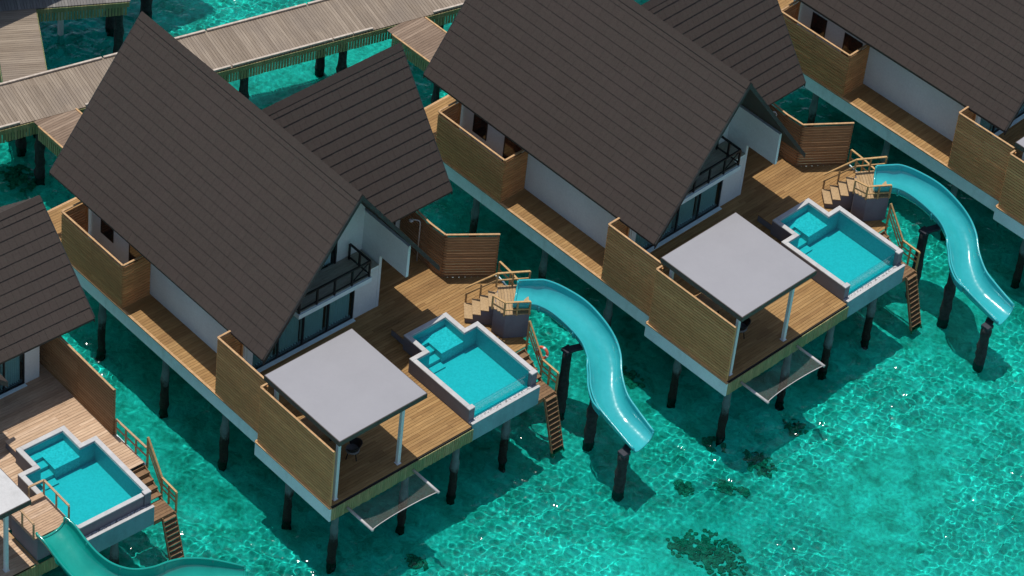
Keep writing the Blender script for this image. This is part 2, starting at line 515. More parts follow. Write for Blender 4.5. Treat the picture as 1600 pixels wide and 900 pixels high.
# ------------------------------------------------------------------ the villa
FAS = -.72
def deck_ranges_main(a):
    r = []
    left = -5.24 if a < 1.05 else -5.66
    if a < -12.7: r.append((left, 3.4))
    elif a < -2.05:
        r.append((left, -3.75))
        if a > -4.75: r.append((3.36, 6.95))
    elif a < -1.72: r.append((left, 6.8))
    elif a < -.5: r.append((left, 6.75 + (a + 1.72) / 1.22 * 1.85))
    elif a < .5: r.append((left, 8.5 - (a + .5) * .15))
    elif a < 1.68:
        r.append((left, 2.49)); r.append((4.8, 8.3 - (a - .5) * .1))
    elif a < 3.42:
        r.append((left, 1.78)); r.append((5.5, 8.2 - (a - 1.7) * .8 if a < 3.0 else 6.9))
    else: r.append((left, 1.78))
    return r

def deck_part(parent, rng, a0, a1, mat, under, left_pts, front_a, front_b, edge_mat='edge'):
    mb = MB(); boards(mb, a0, a1, rng)
    d = build(mb, 'deck', M[mat], parent)
    mb = MB()
    for x0, x1, y0, y1 in under: mb.box(x0, x1, y0, y1, FAS + .1, -.05)
    build(mb, 'deck_frame', M['dark'], d)
    # painted side fascia with a light timber edge strip
    for p0, p1 in zip(left_pts[:-1], left_pts[1:]):
        mb = MB(); mb.wall(p0, p1, .08, FAS, -.045); build(mb, 'side_fascia', M['fascia'], parent)
        mb = MB(); mb.wall(p0, p1, .11, -.042, .008); build(mb, 'edge_strip', M[edge_mat], parent)
    mb = MB(); b = front_b[0]
    while b < front_b[1] - .05:
        mb.box(front_a, front_a + .035, b, b + .1, FAS + random.uniform(0, .05), -.04); b += .114
    build(mb, 'slatted_fascia', M['skirt'], parent)

def house(v, label, main, wing, walls, variant=0):
    """main: c, half, zr, ze, a0, a1 ; wing: c, half, zr, ze, b1"""
    t = thing('villa', label, 'villa', (-6, 0, 0), 'overwater villas on piles')
    mc, mh, mzr, mze, ma0, ma1 = main
    wc, wh, wzr, wze, wb1 = wing
    k = (mzr - mze) / mh
    gable_roof(t, 'main_roof', 'a', mc, mh, mzr, mze, ma0, ma1)
    gable_roof(t, 'wing_roof', 'b', wc, wh, wzr, wze, 0, wb1, start=lambda z: mc + (mzr - z) / k + .02)
    wl, wr, wa0, wa1 = walls        # left b, right b, back a, front a of the main block
    zu = lambda b: mzr - .19 - abs(b - mc) * k
    mb = MB()
    mb.box(wa0, wa1 - .03, wl - .1, wl, 0, zu(wl - .1) - .01)
    mb.box(wa0, wa1, wr, wr + .14, 0, zu(wr + .14) - .01)
    if v: mb.box(wa1, wa1 + 1.62, wr + .002, wr + .138, 2.88, zu(wr + .14) - .01)
    # back gable
    n = len(mb.v)
    for a in (wa0 - .12, wa0 - .002):
        mb.v += [(a, wl - .1, 0), (a, wr + .14, 0), (a, wr + .14, zu(wr + .14) - .02), (a, mc, mzr - .3), (a, wl - .1, zu(wl - .1) - .02)]
    mb.f += [(n + 4, n + 3, n + 2, n + 1, n), (n + 5, n + 6, n + 7, n + 8, n + 9)] + [(n + i, n + (i + 1) % 5, n + 5 + (i + 1) % 5, n + 5 + i) for i in range(5)]
    build(mb, 'wall', M['wall'], t)
    mb = MB(); mb.box(wa0 + .01, wa1 - .05, wl + .01, wr - .01, .02, .06)
    mb.box(wa1 - 3.6, wa1 - 3.5, wl + .01, wr - .01, .07, zu(wl) + .2)
    build(mb, 'interior', M['dark'], t)
    return t, zu

def villa_main(label):
    main = (0, 4.589, 9.316, 3.067, -13.93, 0.0)
    wing = (-7.04, 3.84, 8.4, 3.1, 8.08)
    t, zu = house(1, label, main, wing, (-3.66, 3.2, -12.6, -2.05))
    # piece of front wall right of the glass, ground floor
    for y0, y1 in ((1.99, 3.198), (-3.655, -3.35)):
        mb = MB(); mb.box(-2.2, -2.06, y0, y1, 0, 2.18); build(mb, 'front_wall', M['wall'], t)
    # ground floor glazing
    fr = MB()
    xs = [-3.35, -2.0, -.68, .64, 1.97]
    for b in xs: fr.box(-2.17, -2.09, b - .035 if b > -3.3 else b, b + .035 if b < 1.9 else b + .018, .05, 2.16)
    fr.box(-2.175, -2.085, -3.348, 1.985, 2.1, 2.18); fr.box(-2.175, -2.085, -3.348, 1.985, .0, .05)
    w = build(fr, 'glass_door', M['black'], t)
    for b0, b1 in zip(xs[:-1], xs[1:]):
        mb = MB(); mb.box(-2.135, -2.125, b0 + .036, b1 - .036, .052, 2.098); build(mb, 'pane', M['glass'], w)
    for b0, b1 in ((-3.28, -2.1), (-1.95, -.78), (-.6, .55), (.7, 1.9)):
        rows = [[(-2.33 + .075 * math.sin(j * .72 + b0 * 3 + .9 * math.sin(j * .13)), b0 + (b1 - b0) * j / 80, z) for j in range(81)] for z in (.07, 2.15)]
        mb = MB(); mb.grid(rows); build(mb, 'curtain', M['curtain'], w, smooth=True)
    mb = MB(); mb.box(-2.08, -1.9, -3.34, 2.0, .0, .035); build(mb, 'threshold', M['fascia'], t)
    # balcony
    mb = MB(); mb.box(-3.2, -2.052, -3.64, 3.19, 2.2, 2.4); mb.box(-2.05, -1.62, -1.4, 2.45, 2.2, 2.42)
    bal = build(mb, 'balcony', M['fascia'], t)
    mb = MB(); boards(mb, -3.15, -1.68, lambda a: [(-2.2, 3.15)] if a < -2.06 else [(-1.36, 2.41)], z1=2.45, th=.02); build(mb, 'balcony_floor', M['olive'], bal)
    rl = MB()
    A, B, Cc = (-1.72, -1.32), (-1.72, 2.38), (-3.0, 2.38)
    for zz, ww in ((3.28, .075), (2.58, .055)):
        rl.bar((A[0], A[1], zz), (B[0], B[1], zz), ww); rl.bar((B[0], B[1] , zz), (Cc[0], Cc[1], zz), ww)
    rl.bar((A[0], A[1], 3.28), (-2.4, A[1], 3.28), .06); rl.bar((A[0], A[1], 2.58), (-2.4, A[1], 2.58), .045)
    for p in [(A[0], A[1] + (B[1] - A[1]) * i / 4) for i in range(5)] + [(-2.36, 2.38), Cc]:
        rl.bar((p[0], p[1], 2.42), (p[0], p[1], 3.27), .075)
    rl.bar((-1.72, 1.46, 2.6), (-1.72, 2.38, 3.26), .04)
    build(rl, 'railing', M['black'], bal)
    # upper glazing in the gable, recessed behind the balcony
    a = -3.15
    gz = lambda b: zu(b) - .02
    fr = MB()
    for b in (-1.9, -.6, .6, 1.75):
        fr.box(a - .05, a + .04, b - .04, b + .04, 2.46, gz(abs(b) + .04))
    for sg in (-1, 1):
        fr.hexa([(a - .05, 0, gz(0)), (a + .045, 0, gz(0)), (a + .045, sg * 3.1, gz(3.1)), (a - .05, sg * 3.1, gz(3.1)), (a - .05, 0, gz(0) + .1), (a + .045, 0, gz(0) + .1), (a + .045, sg * 3.1, gz(3.1) + .1), (a - .05, sg * 3.1, gz(3.1) + .1)] if sg > 0 else
                [(a - .05, -3.1, gz(3.1)), (a + .045, -3.1, gz(3.1)), (a + .045, 0, gz(0)), (a - .05, 0, gz(0)), (a - .05, -3.1, gz(3.1) + .1), (a + .045, -3.1, gz(3.1) + .1), (a + .045, 0, gz(0) + .1), (a - .05, 0, gz(0) + .1)])
    uw = build(fr, 'gable_window', M['black'], t)
    mb = MB(); n = 0
    mb.v += [(a, -1.86, 2.46), (a, 1.71, 2.46), (a, 1.71, gz(1.75)), (a, 0, gz(0)), (a, -1.86, gz(1.9))]; mb.f.append((0, 1, 2, 3, 4))
    build(mb, 'pane', M['glass'], uw)
    for b0, b1 in ((-1.7, -.9), (.9, 1.65)):
        rows = [[(a - .15 + .06 * math.sin(j * .72), b0 + (b1 - b0) * j / 60, z) for j in range(61)] for z in (2.47, 5.4)]
        mb = MB(); mb.grid(rows); build(mb, 'curtain', M['curtain'], uw, smooth=True)
    for b0, b1 in ((1.8, 3.198), (-3.65, -1.95)):
        mb = MB()
        bo = max(abs(b0), abs(b1)); bi = min(abs(b0), abs(b1))
        zo, zi = gz(bo), gz(bi)
        z0_, z1_ = (zi, zo) if b0 > 0 else (zo, zi)
        mb.hexa([(a - .12, b0, 2.46), (a, b0, 2.46), (a, b1, 2.46), (a - .12, b1, 2.46), (a - .12, b0, z0_), (a, b0, z0_), (a, b1, z1_), (a - .12, b1, z1_)])
        build(mb, 'gable_wall', M['wall'], t)
    # side window and door in the left wall
    for nm, a0, a1, z0, z1 in (('window', -11.55, -10.7, 1.0, 2.05), ('side_door', -9.65, -8.6, .05, 2.05)):
        fr = MB()
        fr.box(a0, a1, -3.785, -3.762, z0, z0 + .05); fr.box(a0, a1, -3.785, -3.762, z1 - .05, z1)
        fr.box(a0, a0 + .05, -3.784, -3.763, z0 + .05, z1 - .05); fr.box(a1 - .05, a1, -3.784, -3.763, z0 + .05, z1 - .05)
        w = build(fr, nm, M['black'], t)
        mb = MB(); mb.box(a0 + .051, a1 - .051, -3.776, -3.764, z0 + .051, z1 - .051); build(mb, 'pane', M['dark_glass'], w)
    # bathroom wing
    mb = MB()
    mb.box(-4.87, -4.75, 3.345, 7.1, 0, 3.85); mb.box(-9.4, -4.872, 6.98, 7.1, 0, 3.3); mb.box(-9.52, -9.402, 3.345, 7.1, 0, 3.85)
    build(mb, 'wing_wall', M['wall'], t)
    mb = MB(); mb.box(-4.745, -4.72, 3.9, 6.5, .05, 2.3); w = build(mb, 'wing_door', M['black'], t)
    for y0, y1 in ((3.96, 5.18), (5.24, 6.44)):
        mb = MB(); mb.box(-4.718, -4.71, y0, y1, .1, 2.25); build(mb, 'pane', M['dark_glass'], w)
    mb = MB(); mb.box(-9.4, -4.9, 3.4, 6.97, FAS, .02); build(mb, 'wing_floor', M['dark'], t)
    under = [(-14.6, 1.0, -5.15, 3.2), (1.0, 5.62, -5.55, 1.75), (-4.7, 1.6, 3.25, 6.3), (1.6, 2.9, 5.55, 6.9)]
    deck_part(t, deck_ranges_main, -14.7, 5.7, 'deck', under, [(-14.74, 3.4), (-14.74, -5.24), (1.05, -5.24), (1.05, -5.66), (5.7, -5.66)], 5.7, (-5.62, 1.76))
    # edge of the deck behind the slide platform
    mb = MB()
    for p0, p1 in (((-1.75, 6.72), (-.5, 8.62)), ((-.5, 8.62), (1.7, 8.3))):
        mb.wall(p0, p1, .06, -.45, -.04)
    build(mb, 'side_fascia', M['fascia'], t)
    for a_ in (-13.6, -9.75, -5.5, -1.6, 2.5, 5.4):
        bl = -5.0 if a_ < 5 else -5.1
        build(pile_mb(a_, bl, FLOOR_Z - .3, FAS + .1, lean=(.05, -.1)), 'pile', M['pile'], t, smooth=True)
    for a_, b_ in ((5.5, -1.55), (5.45, 1.2), (5.3, 4.1), (1.5, -1.5), (1.5, 2.9), (1.6, 7.2), (-2.6, 6.3), (-6, 6.3), (-9.3, 6.2), (-13.6, 2.6), (-9.7, 0), (-2.6, 2.4)):
        build(pile_mb(a_, b_, FLOOR_Z - .3, FAS, lean=(.05, -.05)), 'pile', M['pile'], t, smooth=True)
    return t

def mat_darkglass():
    m, nt, out = new_mat('window_glass_dark')
    principled(nt, out, (.012, .016, .018), .06, .6)
    return m
M['dark_glass'] = mat_darkglass()

def canopy(label, da=0, db=0, mat='membrane'):
    a0, a1, b0, b1, z = 1.18 + da, 5.78 + da, -5.55 + db, -1.07 + db, 3.7
    t = thing('sun_canopy', label, 'canopy', ((a0 + a1) / 2, (b0 + b1) / 2, 0), 'flat deck canopies')
    mb = MB(); mb.box(a0 + .03, a1 - .03, b0 + .03, b1 - .03, z - .02, z); build(mb, 'canopy_roof', M[mat], t)
    mb = MB()
    mb.box(a0, a1, b0, b0 + .06, z - .26, z - .012); mb.box(a0, a1, b1 - .06, b1, z - .26, z - .012)
    mb.box(a0, a0 + .06, b0 + .06, b1 - .06, z - .26, z - .012); mb.box(a1 - .06, a1, b0 + .06, b1 - .06, z - .26, z - .012)
    mb.box(a0 + .06, a1 - .06, b0 + .06, b1 - .06, z - .08, z - .03)
    x = a0 + .6
    while x < a1 - .3: mb.box(x, x + .06, b0 + .06, b1 - .06, z - .24, z - .085); x += .55
    build(mb, 'canopy_frame', M['canopy_edge'], t)
    for a, b in ((a1 - .42, b0 + .36), (a1 - .42, b1 - .86), (a0 + .4, b0 + .36), (a0 + .4, b1 - .86)):
        mb = MB(); mb.box(a - .075, a + .075, b - .075, b + .075, .005, z - .26); mb.box(a - .11, a + .11, b - .11, b + .11, .002, .02)
        build(mb, 'post', M['post'], t, bevel=.01)
    return t

def plunge_pool(label, acrylic=True):
    t = thing('plunge_pool', label, 'pool', (3, 3.6, 0), 'plunge pools on the villa decks')
    zc = .77; w = .21; zt = .70
    O = dict(n0=.5, n1=1.67, b0=2.5, b1=4.78, w0=1.79, w1=5.475, f=5.16)
    def ring(mb, z0, z1, g=0):
        mb.box(O['n0'] - g, O['n1'], O['b0'] - g, O['b0'] + w, z0, z1)
        mb.box(O['n0'] - g, O['n1'], O['b1'] - w, O['b1'] + g, z0, z1)
        mb.box(O['n0'] - g, O['n0'] + w, O['b0'] + w, O['b1'] - w, z0, z1)
        mb.box(O['n1'], O['n1'] + w, O['w0'] - g, O['b0'] + w, z0, z1)
        mb.box(O['n1'], O['n1'] + w, O['b1'] - w, O['w1'] + g, z0, z1)
        mb.box(O['n1'] + w, O['f'], O['w0'] - g, O['w0'] + w, z0, z1)
        mb.box(O['n1'] + w, O['f'], O['w1'] - w, O['w1'] + g, z0, z1)
    mb = MB(); ring(mb, -.05, zt)
    shell = build(mb, 'pool_wall', M['grey_wall'], t)
    mb = MB(); ring(mb, zt, zc, .012)
    st = .22
    for y0, y1 in ((O['w0'] - .012, O['w0'] + w + .1), (O['w1'] - w - .1, O['w1'] + .012)):
        mb.box(O['f'], O['f'] + st, y0, y1, zt, zc)
    build(mb, 'coping', M['coping'], t, bevel=.012)
    for y0, y1 in ((O['w0'], O['w0'] + w + .09), (O['w1'] - w - .09, O['w1'])):
        mb = MB(); mb.box(O['f'], O['f'] + st - .012, y0, y1, -.05, zt); build(mb, 'corner_pier', M['grey_wall'], t)
    # basin lining
    e = .012; i0, i1, y0, y1 = O['n1'] + w, O['f'] - .02, O['w0'] + w, O['w1'] - w
    nb0, nb1, na0 = O['b0'] + w, O['b1'] - w, O['n0'] + w
    mb = MB()
    fl = -.26
    mb.box(i0 - .03, i1, y0, y1, fl - .05, fl); mb.box(i1 - .002, i1 + .004, y0, y1, fl, -.055)
    mb.box(i0 - .03, i1, y0 - .002, y0 + e, fl, zt - .003); mb.box(i0 - .03, i1, y1 - e, y1 + .002, fl, zt - .003)
    mb.box(i0 - .002, i0 + e, y0 + e, nb0, fl, zt - .003); mb.box(i0 - .002, i0 + e, nb1, y1 - e, fl, zt - .003)
    mb.box(na0, i0, nb0 - .002, nb0 + e, -.3, zt - .003); mb.box(na0, i0, nb1 - e, nb1 + .002, -.3, zt - .003)
    mb.box(na0 - .002, na0 + e, nb0 + e, nb1 - e, -.3, zt - .003)
    basin = build(mb, 'basin', M['pool_floor'], t)
    mb = MB(); mb.box(na0 + e, i0 + .02, nb0 + .66, nb1 - e, fl, .3); build(mb, 'ledge', M['pool_ledge'], basin)
    zz = .32
    for q, (a0, a1) in enumerate(((na0 + e, na0 + .38), (na0 + .38, na0 + .76), (na0 + .76, na0 + 1.14), (na0 + 1.14, na0 + 1.5))):
        mb = MB(); mb.box(a0, a1, nb0 + e, nb0 + .658, fl, zz); build(mb, 'pool_step', M['pool_floor'], basin); zz -= .17
    mb = MB()
    zw = .655
    for p in ([(na0 + e, nb0 + e), (i0 + e, nb0 + e), (i0 + e, nb1 - e), (na0 + e, nb1 - e)], [(i0 + e, y0 + e), (i1, y0 + e), (i1, y1 - e), (i0 + e, y1 - e)]):
        n = len(mb.v); mb.v += [(x, y, zw) for x, y in p]; mb.f.append((n, n + 1, n + 2, n + 3))
    build(mb, 'pool_water', M['pool_water'], t)
    fb0, fb1 = O['w0'] + w + .1, O['w1'] - w - .1
    if acrylic:
        mb = MB(); mb.box(O['f'] - .02, O['f'] + .03, fb0, fb1, -.05, .66); build(mb, 'acrylic_front', M['acrylic'], t)
    else:
        mb = MB(); mb.box(O['f'] - .02, O['f'] + .16, fb0, fb1, -.05, .6); build(mb, 'front_wall', M['grey_wall'], t)
        mb = MB(); mb.box(O['f'] - .03, O['f'] + .17, fb0, fb1, .6, .65); build(mb, 'front_coping', M['coping'], t)
    # overflow trough with white pebbles, and the box below
    f2 = 5.62
    mb = MB(); mb.box(O['n1'] + .2, O['f'] - .03, O['w0'] + .01, O['w1'] - .01, -.86, -.45); mb.box(O['f'] - .028, f2, O['w0'] + .01, O['w1'] - .01, -.86, -.06)
    mb.box(f2 - .1, f2, O['w0'] + .012, O['w1'] - .012, -.06, .1)
    build(mb, 'trough', M['teal_wall'], t)
    mb = MB(); mb.box(O['f'] + .17, f2 - .101, O['w0'] + .02, O['w1'] - .02, -.06, .07); build(mb, 'pebble_bed', M['pebble'], t)
    mb = MB(); mb.box(f2 - .115, f2 + .01, O['w0'], O['w1'], .1, .13); build(mb, 'trough_rim', M['coping'], t)
    return t

def pool_step(label, mat='deck'):
    t = thing('pool_step', label, 'step', (0, 3.7, 0), 'timber steps by the pools')
    mb = MB(); boards(mb, -.42, .49, lambda a: [(2.62, 5.0)], z1=.38); build(mb, 'tread', M[mat], t)
    mb = MB(); mb.box(-.4, .485, 2.64, 4.98, .004, .34); build(mb, 'riser', M['grey_wall'], t)
    return t

def railing(parent, pts, h, post_at, w=.06, mid=None, mat='rail', zb=None):
    """pts: rail-top foot points (x, y, floor z)."""
    mb = MB()
    for p, q in zip(pts[:-1], pts[1:]): mb.bar((p[0], p[1], p[2] + h), (q[0], q[1], q[2] + h), .085, .045)
    build(mb, 'handrail', M[mat], parent)
    if mid:
        mb = MB()
        for p, q in zip(pts[:-1], pts[1:]): mb.bar((p[0], p[1], p[2] + mid), (q[0], q[1], q[2] + mid), .05, .05)
        build(mb, 'mid_rail', M[mat], parent)
    for x, y, z in post_at:
        mb = MB(); mb.box(x - w / 2, x + w / 2, y - w / 2, y + w / 2, z - .02, z + h - .02); build(mb, 'rail_post', M[mat], parent)

def slide_platform(label):
    t = thing('slide_platform', label, 'platform', (2.0, 7.0, 0), 'slide platforms')
    zp = 1.35
    poly = [(1.9, 6.1), (2.5, 6.22), (3.02, 7.08), (1.75, 8.22), (1.05, 7.1)]
    mb = MB(); mb.prism(poly, .004, zp - .05); build(mb, 'base', M['grey_wall'], t)
    cx = sum(p[0] for p in poly) / 5; cy = sum(p[1] for p in poly) / 5
    # boards of the platform top, cut to the polygon
    ux, uy = .59, .81; vx, vy = .8, -.6
    mb = MB(); s = -2.0
    while s < 2:
        lo, hi = -9, 9
        c0 = (cx + ux * (s + .06), cy + uy * (s + .06))
        ok = True
        for i in range(5):
            p, q = poly[i], poly[(i + 1) % 5]
            ex, ey = q[0] - p[0], q[1] - p[1]
            d0 = ex * (c0[1] - p[1]) - ey * (c0[0] - p[0]); dv = ex * vy - ey * vx
            if abs(dv) < 1e-6:
                if d0 < 0: ok = False
                continue
            u = -d0 / dv
            if dv > 0: lo = max(lo, u)
            else: hi = min(hi, u)
        if ok and hi - lo > .1:
            lo -= .03; hi += .03
            P = lambda k, u: (cx + ux * k + vx * u, cy + uy * k + vy * u)
            mb.prism([P(s, lo), P(s, hi), P(s + .113, hi), P(s + .113, lo)], zp - .046, zp + random.uniform(-.002, .002))
        s += .125
    for i in range(len(mb.f)): pass
    build(mb, 'platform_boards', M['step'], t)
    A = Vector((.12, 6.14)); V = Vector((.72, -.6)); U = Vector((.225, .22))
    for i in range(4):
        z = .27 * (i + 1)
        p = A + U * i; q = p + V; r = q + U * 1.12; s_ = p + U * 1.12
        mb = MB(); mb.prism([tuple(p), tuple(q), tuple(r), tuple(s_)], z - .045, z); build(mb, 'tread', M['step'], t)
        p2 = p + V * .02 + U * .1; q2 = p + V * .97 + U * .1; r2 = q2 + U * 1.0; s2 = p2 + U * 1.0
        mb = MB(); mb.prism([tuple(p2), tuple(q2), tuple(r2), tuple(s2)], .004, z - .047); build(mb, 'riser', M['grey_wall'], t)
    h = .74
    a = (.05, 6.2, .27); b = (1.02, 7.02, 1.35); c = (1.72, 8.2, 1.35)
    railing(t, [a, b, c], h, [(.12, 6.24, 0), (.55, 6.62, .6), b, (1.36, 7.6, 1.35), c], mid=.35)
    p = [(1.86, 6.04, 1.3), (2.47, 6.16, 1.3), (3.04, 7.04, 1.3)]
    railing(t, p, h - .02, [p[0], p[1], (2.76, 6.6, 1.3), p[2]], mid=.3)
    return t

def water_stairs(label):
    t = thing('water_stairs', label, 'stairs', (4.4, 6.2, -1.0), 'timber stairs down to the sea')
    b0, b1 = 5.6, 6.62
    n = 4
    for i in range(n):
        z = -.2 * (i + 1) - .0; a = 3.45 + .27 * i
        mb = MB(); mb.box(a, a + .29, b0, b1, z - .045, z); build(mb, 'tread', M['dark_step'], t)
        mb = MB(); mb.box(a + .0, a + .025, b0, b1, z + .005, z + .15); build(mb, 'riser', M['dark_step'], t)
    mb = MB(); boards(mb, 4.55, 5.42, lambda a: [(b0, b1)], z1=-1.0); build(mb, 'landing', M['dark_step'], t)
    mb = MB(); mb.box(4.55, 5.42, b0 + .03, b1 - .03, -1.2, -1.05); mb.bar((3.4, b1 - .04, -.12), (4.6, b1 - .04, -1.05), .05, .2); build(mb, 'stringer', M['dark_step'], t)
    # steep ladder from landing into the water
    p0 = Vector((5.42, 0, -1.05)); p1 = Vector((6.3, 0, -3.85)); l0, l1 = 6.02, 6.64
    mb = MB()
    for y in (l0, l1): mb.bar((p0.x, y, p0.z), (p1.x, y, p1.z), .045, .1)
    build(mb, 'ladder_side', M['dark_step'], t)
    for i in range(12):
        u = (i + .5) / 12.5; p = p0.lerp(p1, u)
        mb = MB(); mb.box(p.x - .1, p.x + .1, l0 + .025, l1 - .025, p.z - .02, p.z + .02); build(mb, 'rung', M['dark_step'], t)
    f = [(3.42, 6.72, .45), (4.4, 6.72, -.98), (5.36, 6.72, -1.0)]
    mb = MB()
    for p, q in zip(f[:-1], f[1:]): mb.bar((p[0], p[1], p[2] + .95), (q[0], q[1], q[2] + .95), .08, .05)
    build(mb, 'handrail', M['rail'], t)
    mb = MB()
    for p, q in zip(f[:-1], f[1:]):
        for hh in (.35, .62): mb.bar((p[0], p[1], p[2] + hh), (q[0], q[1], q[2] + hh), .045, .045)
    build(mb, 'mid_rail', M['rail'], t)
    for x, z0, z1 in ((3.42, -.3, 1.38), (4.4, -1.2, -.04), (4.88, -1.1, -.06), (5.36, -1.2, -.06)):
        mb = MB(); mb.box(x - .035, x + .035, 6.685, 6.755, z0, z1); build(mb, 'rail_post', M['rail'], t)
    return t

def catmull(pts, n):
    out = []
    for i in range(len(pts) - 1):
        p0, p1, p2, p3 = pts[max(i - 1, 0)], pts[i], pts[i + 1], pts[min(i + 2, len(pts) - 1)]
        for k in range(n):
            u = k / n
            out.append([.5 * ((2 * b) + (c - a) * u + (2 * a - 5 * b + 4 * c - d) * u * u + (3 * b - a - 3 * c + d) * u ** 3) for a, b, c, d in zip(p0, p1, p2, p3)])
    out.append(list(pts[-1]))
    return out

def water_slide(label, stations, mat, piles, brackets, depth=.62):
    """stations: (far x, y, near x, y, rim z); an open trough with a rolled rim."""
    t = thing('water_slide', label, 'water slide', (stations[0][0], stations[0][1], stations[0][4]), 'water slides into the sea')
    st = catmull(stations, 6)
    K = 20
    inner, outer, rimL, rimR = [], [], [], []
    for i, (fx, fy, nx, ny, z) in enumerate(st):
        A = Vector((fx, fy, z)); B = Vector((nx, ny, z)); Cn = (A + B) / 2; h = (A - B) / 2
        u = i / (len(st) - 1)
        dp = depth * (1 if u < .9 else 1 - .35 * (u - .9) / .1) * (.82 + .18 * min(1, u / .12))
        ri, ro = [], []
        for k in range(K + 1):
            th = math.pi * k / K
            cx = math.copysign(abs(math.cos(th)) ** .8, math.cos(th)); sz = abs(math.sin(th)) ** .85
            ri.append(Cn + h * cx - Vector((0, 0, dp * sz)))
            ro.append(Cn + h * cx * 1.045 - Vector((0, 0, dp * sz * 1.07 + .012)))
        inner.append(ri); outer.append(list(reversed(ro)))
        rimL.append(A + h.normalized() * .03); rimR.append(B - h.normalized() * .03)
    mb = MB(); mb.grid(inner); mb.grid(outer)
    # close the two ends
    for row_i, row_o in ((inner[0], list(reversed(outer[0]))), (inner[-1], list(reversed(outer[-1])))):
        mb.grid([row_i, row_o])
    build(mb, 'trough', M[mat], t, smooth=True)
    mb = MB(); mb.tube(rimL, .05, 8); mb.tube(rimR, .05, 8)
    mb.tube(inner[0], .05, 8)
    mb.tube(inner[-1], .04, 8)
    build(mb, 'rim', M[mat], t, smooth=True)
    # moulded joint flanges under the trough
    for i in range(12, len(st) - 4, 14):
        mb = MB(); mb.tube([Vector(p) - Vector((0, 0, .02)) for p in outer[i]], .055, 8); build(mb, 'joint_flange', M[mat], t, smooth=True)
    # raised outer guard along the landing side of the last bend
    i0, i1 = int(len(st) * .55), int(len(st) * .86)
    g_in, g_out, g_top = [], [], []
    for i in range(i0, i1):
        fx, fy, nx, ny, z = st[i]; h = (Vector((fx, fy, 0)) - Vector((nx, ny, 0))).normalized(); B = Vector((nx, ny, z))
        e = min(1, (i - i0) / 3, (i1 - 1 - i) / 3)
        g_in.append(B - h * (.06 + .10 * e)); g_top.append(B - h * (.06 + .10 * e) + Vector((0, 0, .03 * e)))
        g_out.append(B - h * (.05 + .06 * e) - Vector((0, 0, .35)))
    mb = MB(); mb.grid([g_in, g_out]); mb.tube(g_top, .045, 8); build(mb, 'side_guard', M[mat], t, smooth=True)
    for x, y, z in piles:
        build(pile_mb(x, y, FLOOR_Z - .3, z, .2), 'pile', M['pile_dark'], t, smooth=True)
    for p, q in brackets:
        mb = MB(); mb.bar(p, q, .34, .13)
        mb.box(p[0] - .2, p[0] + .2, p[1] - .2, p[1] + .2, p[2] - .1, p[2] + .075)
        build(mb, 'bracket', M['cap'], t, bevel=.02)
    return t

def mat_pile_dark():
    m, nt, out = new_mat('pile_dark')
    v = coords(nt)
    c = ramp(nt, [(.35, (.012, .016, .016)), (.75, (.04, .05, .05))], noise(nt, v, 6, 5, .7))
    principled(nt, out, c, .8, .3, noise(nt, v, 14, 5, .7), .04)
    return m
M['pile_dark'] = mat_pile_dark()

SL1 = [(1.75, 7.52, 2.62, 6.5, 1.93), (2.07, 8.1, 2.95, 7.02, 1.88), (2.30, 8.6, 3.2, 7.4, 1.75), (2.85, 9.1, 3.68, 7.76, 1.5), (3.78, 9.52, 4.44, 7.98, 1.2), (4.75, 9.64, 5.2, 8.08, .85),
       (5.58, 9.58, 5.8, 7.92, .5), (6.27, 9.3, 6.26, 7.66, .2), (6.93, 8.8, 6.76, 7.3, -.1), (7.7, 8.42, 7.46, 7.05, -.4), (8.46, 8.3, 8.4, 6.98, -.62), (9.62, 8.2, 9.85, 6.9, -.92)]
SL0 = [(5.43, 1.36, 5.49, .04, 1.82), (5.95, 1.45, 6.02, .1, 1.72), (6.67, 1.5, 6.62, .15, 1.45), (7.25, 1.65, 7.31, .25, 1.15), (7.8, 1.95, 8.05, .45, .9), (8.2, 2.55, 8.85, 1.0, .6),
       (8.33, 3.4, 9.42, 2.0, .3), (8.28, 4.26, 9.68, 3.2, .05), (8.36, 5.05, 9.85, 4.28, -.2), (8.75, 5.98, 10.15, 5.2, -.5), (9.5, 6.98, 10.75, 6.05, -.85)]

def hammock(label):
    t = thing('net_hammock', label, 'hammock', (6.2, -3.1, -.5), 'net hammocks over the sea')
    z = -.42
    for b in (-4.82, -1.4):
        mb = MB(); mb.tube([(5.74, b, z), (7.3, b, z)], .06, 10); build(mb, 'frame_pipe', M['pipe'], t, smooth=True)
    rows = []
    n = 22
    for i in range(13):
        u = i / 12; row = []
        for j in range(n + 1):
            w = j / n; y = -4.78 + (3.34) * w
            outer_a = 7.24 - .24 * (4 * w * (1 - w)) ** .9
            inner_a = 5.8 + .05 * (4 * w * (1 - w))
            a = inner_a + (outer_a - inner_a) * u
            sag = .28 * (4 * w * (1 - w)) * (.5 + .5 * math.sin(math.pi * (.25 + .6 * u)))
            row.append((a, y, z - sag))
        rows.append(row)
    mb = MB(); mb.grid(rows); build(mb, 'net', M['net'], t, smooth=True)
    mb = MB(); mb.tube(rows[-1], .02, 6); build(mb, 'net_rope', M['pipe'], t, smooth=True)
    return t

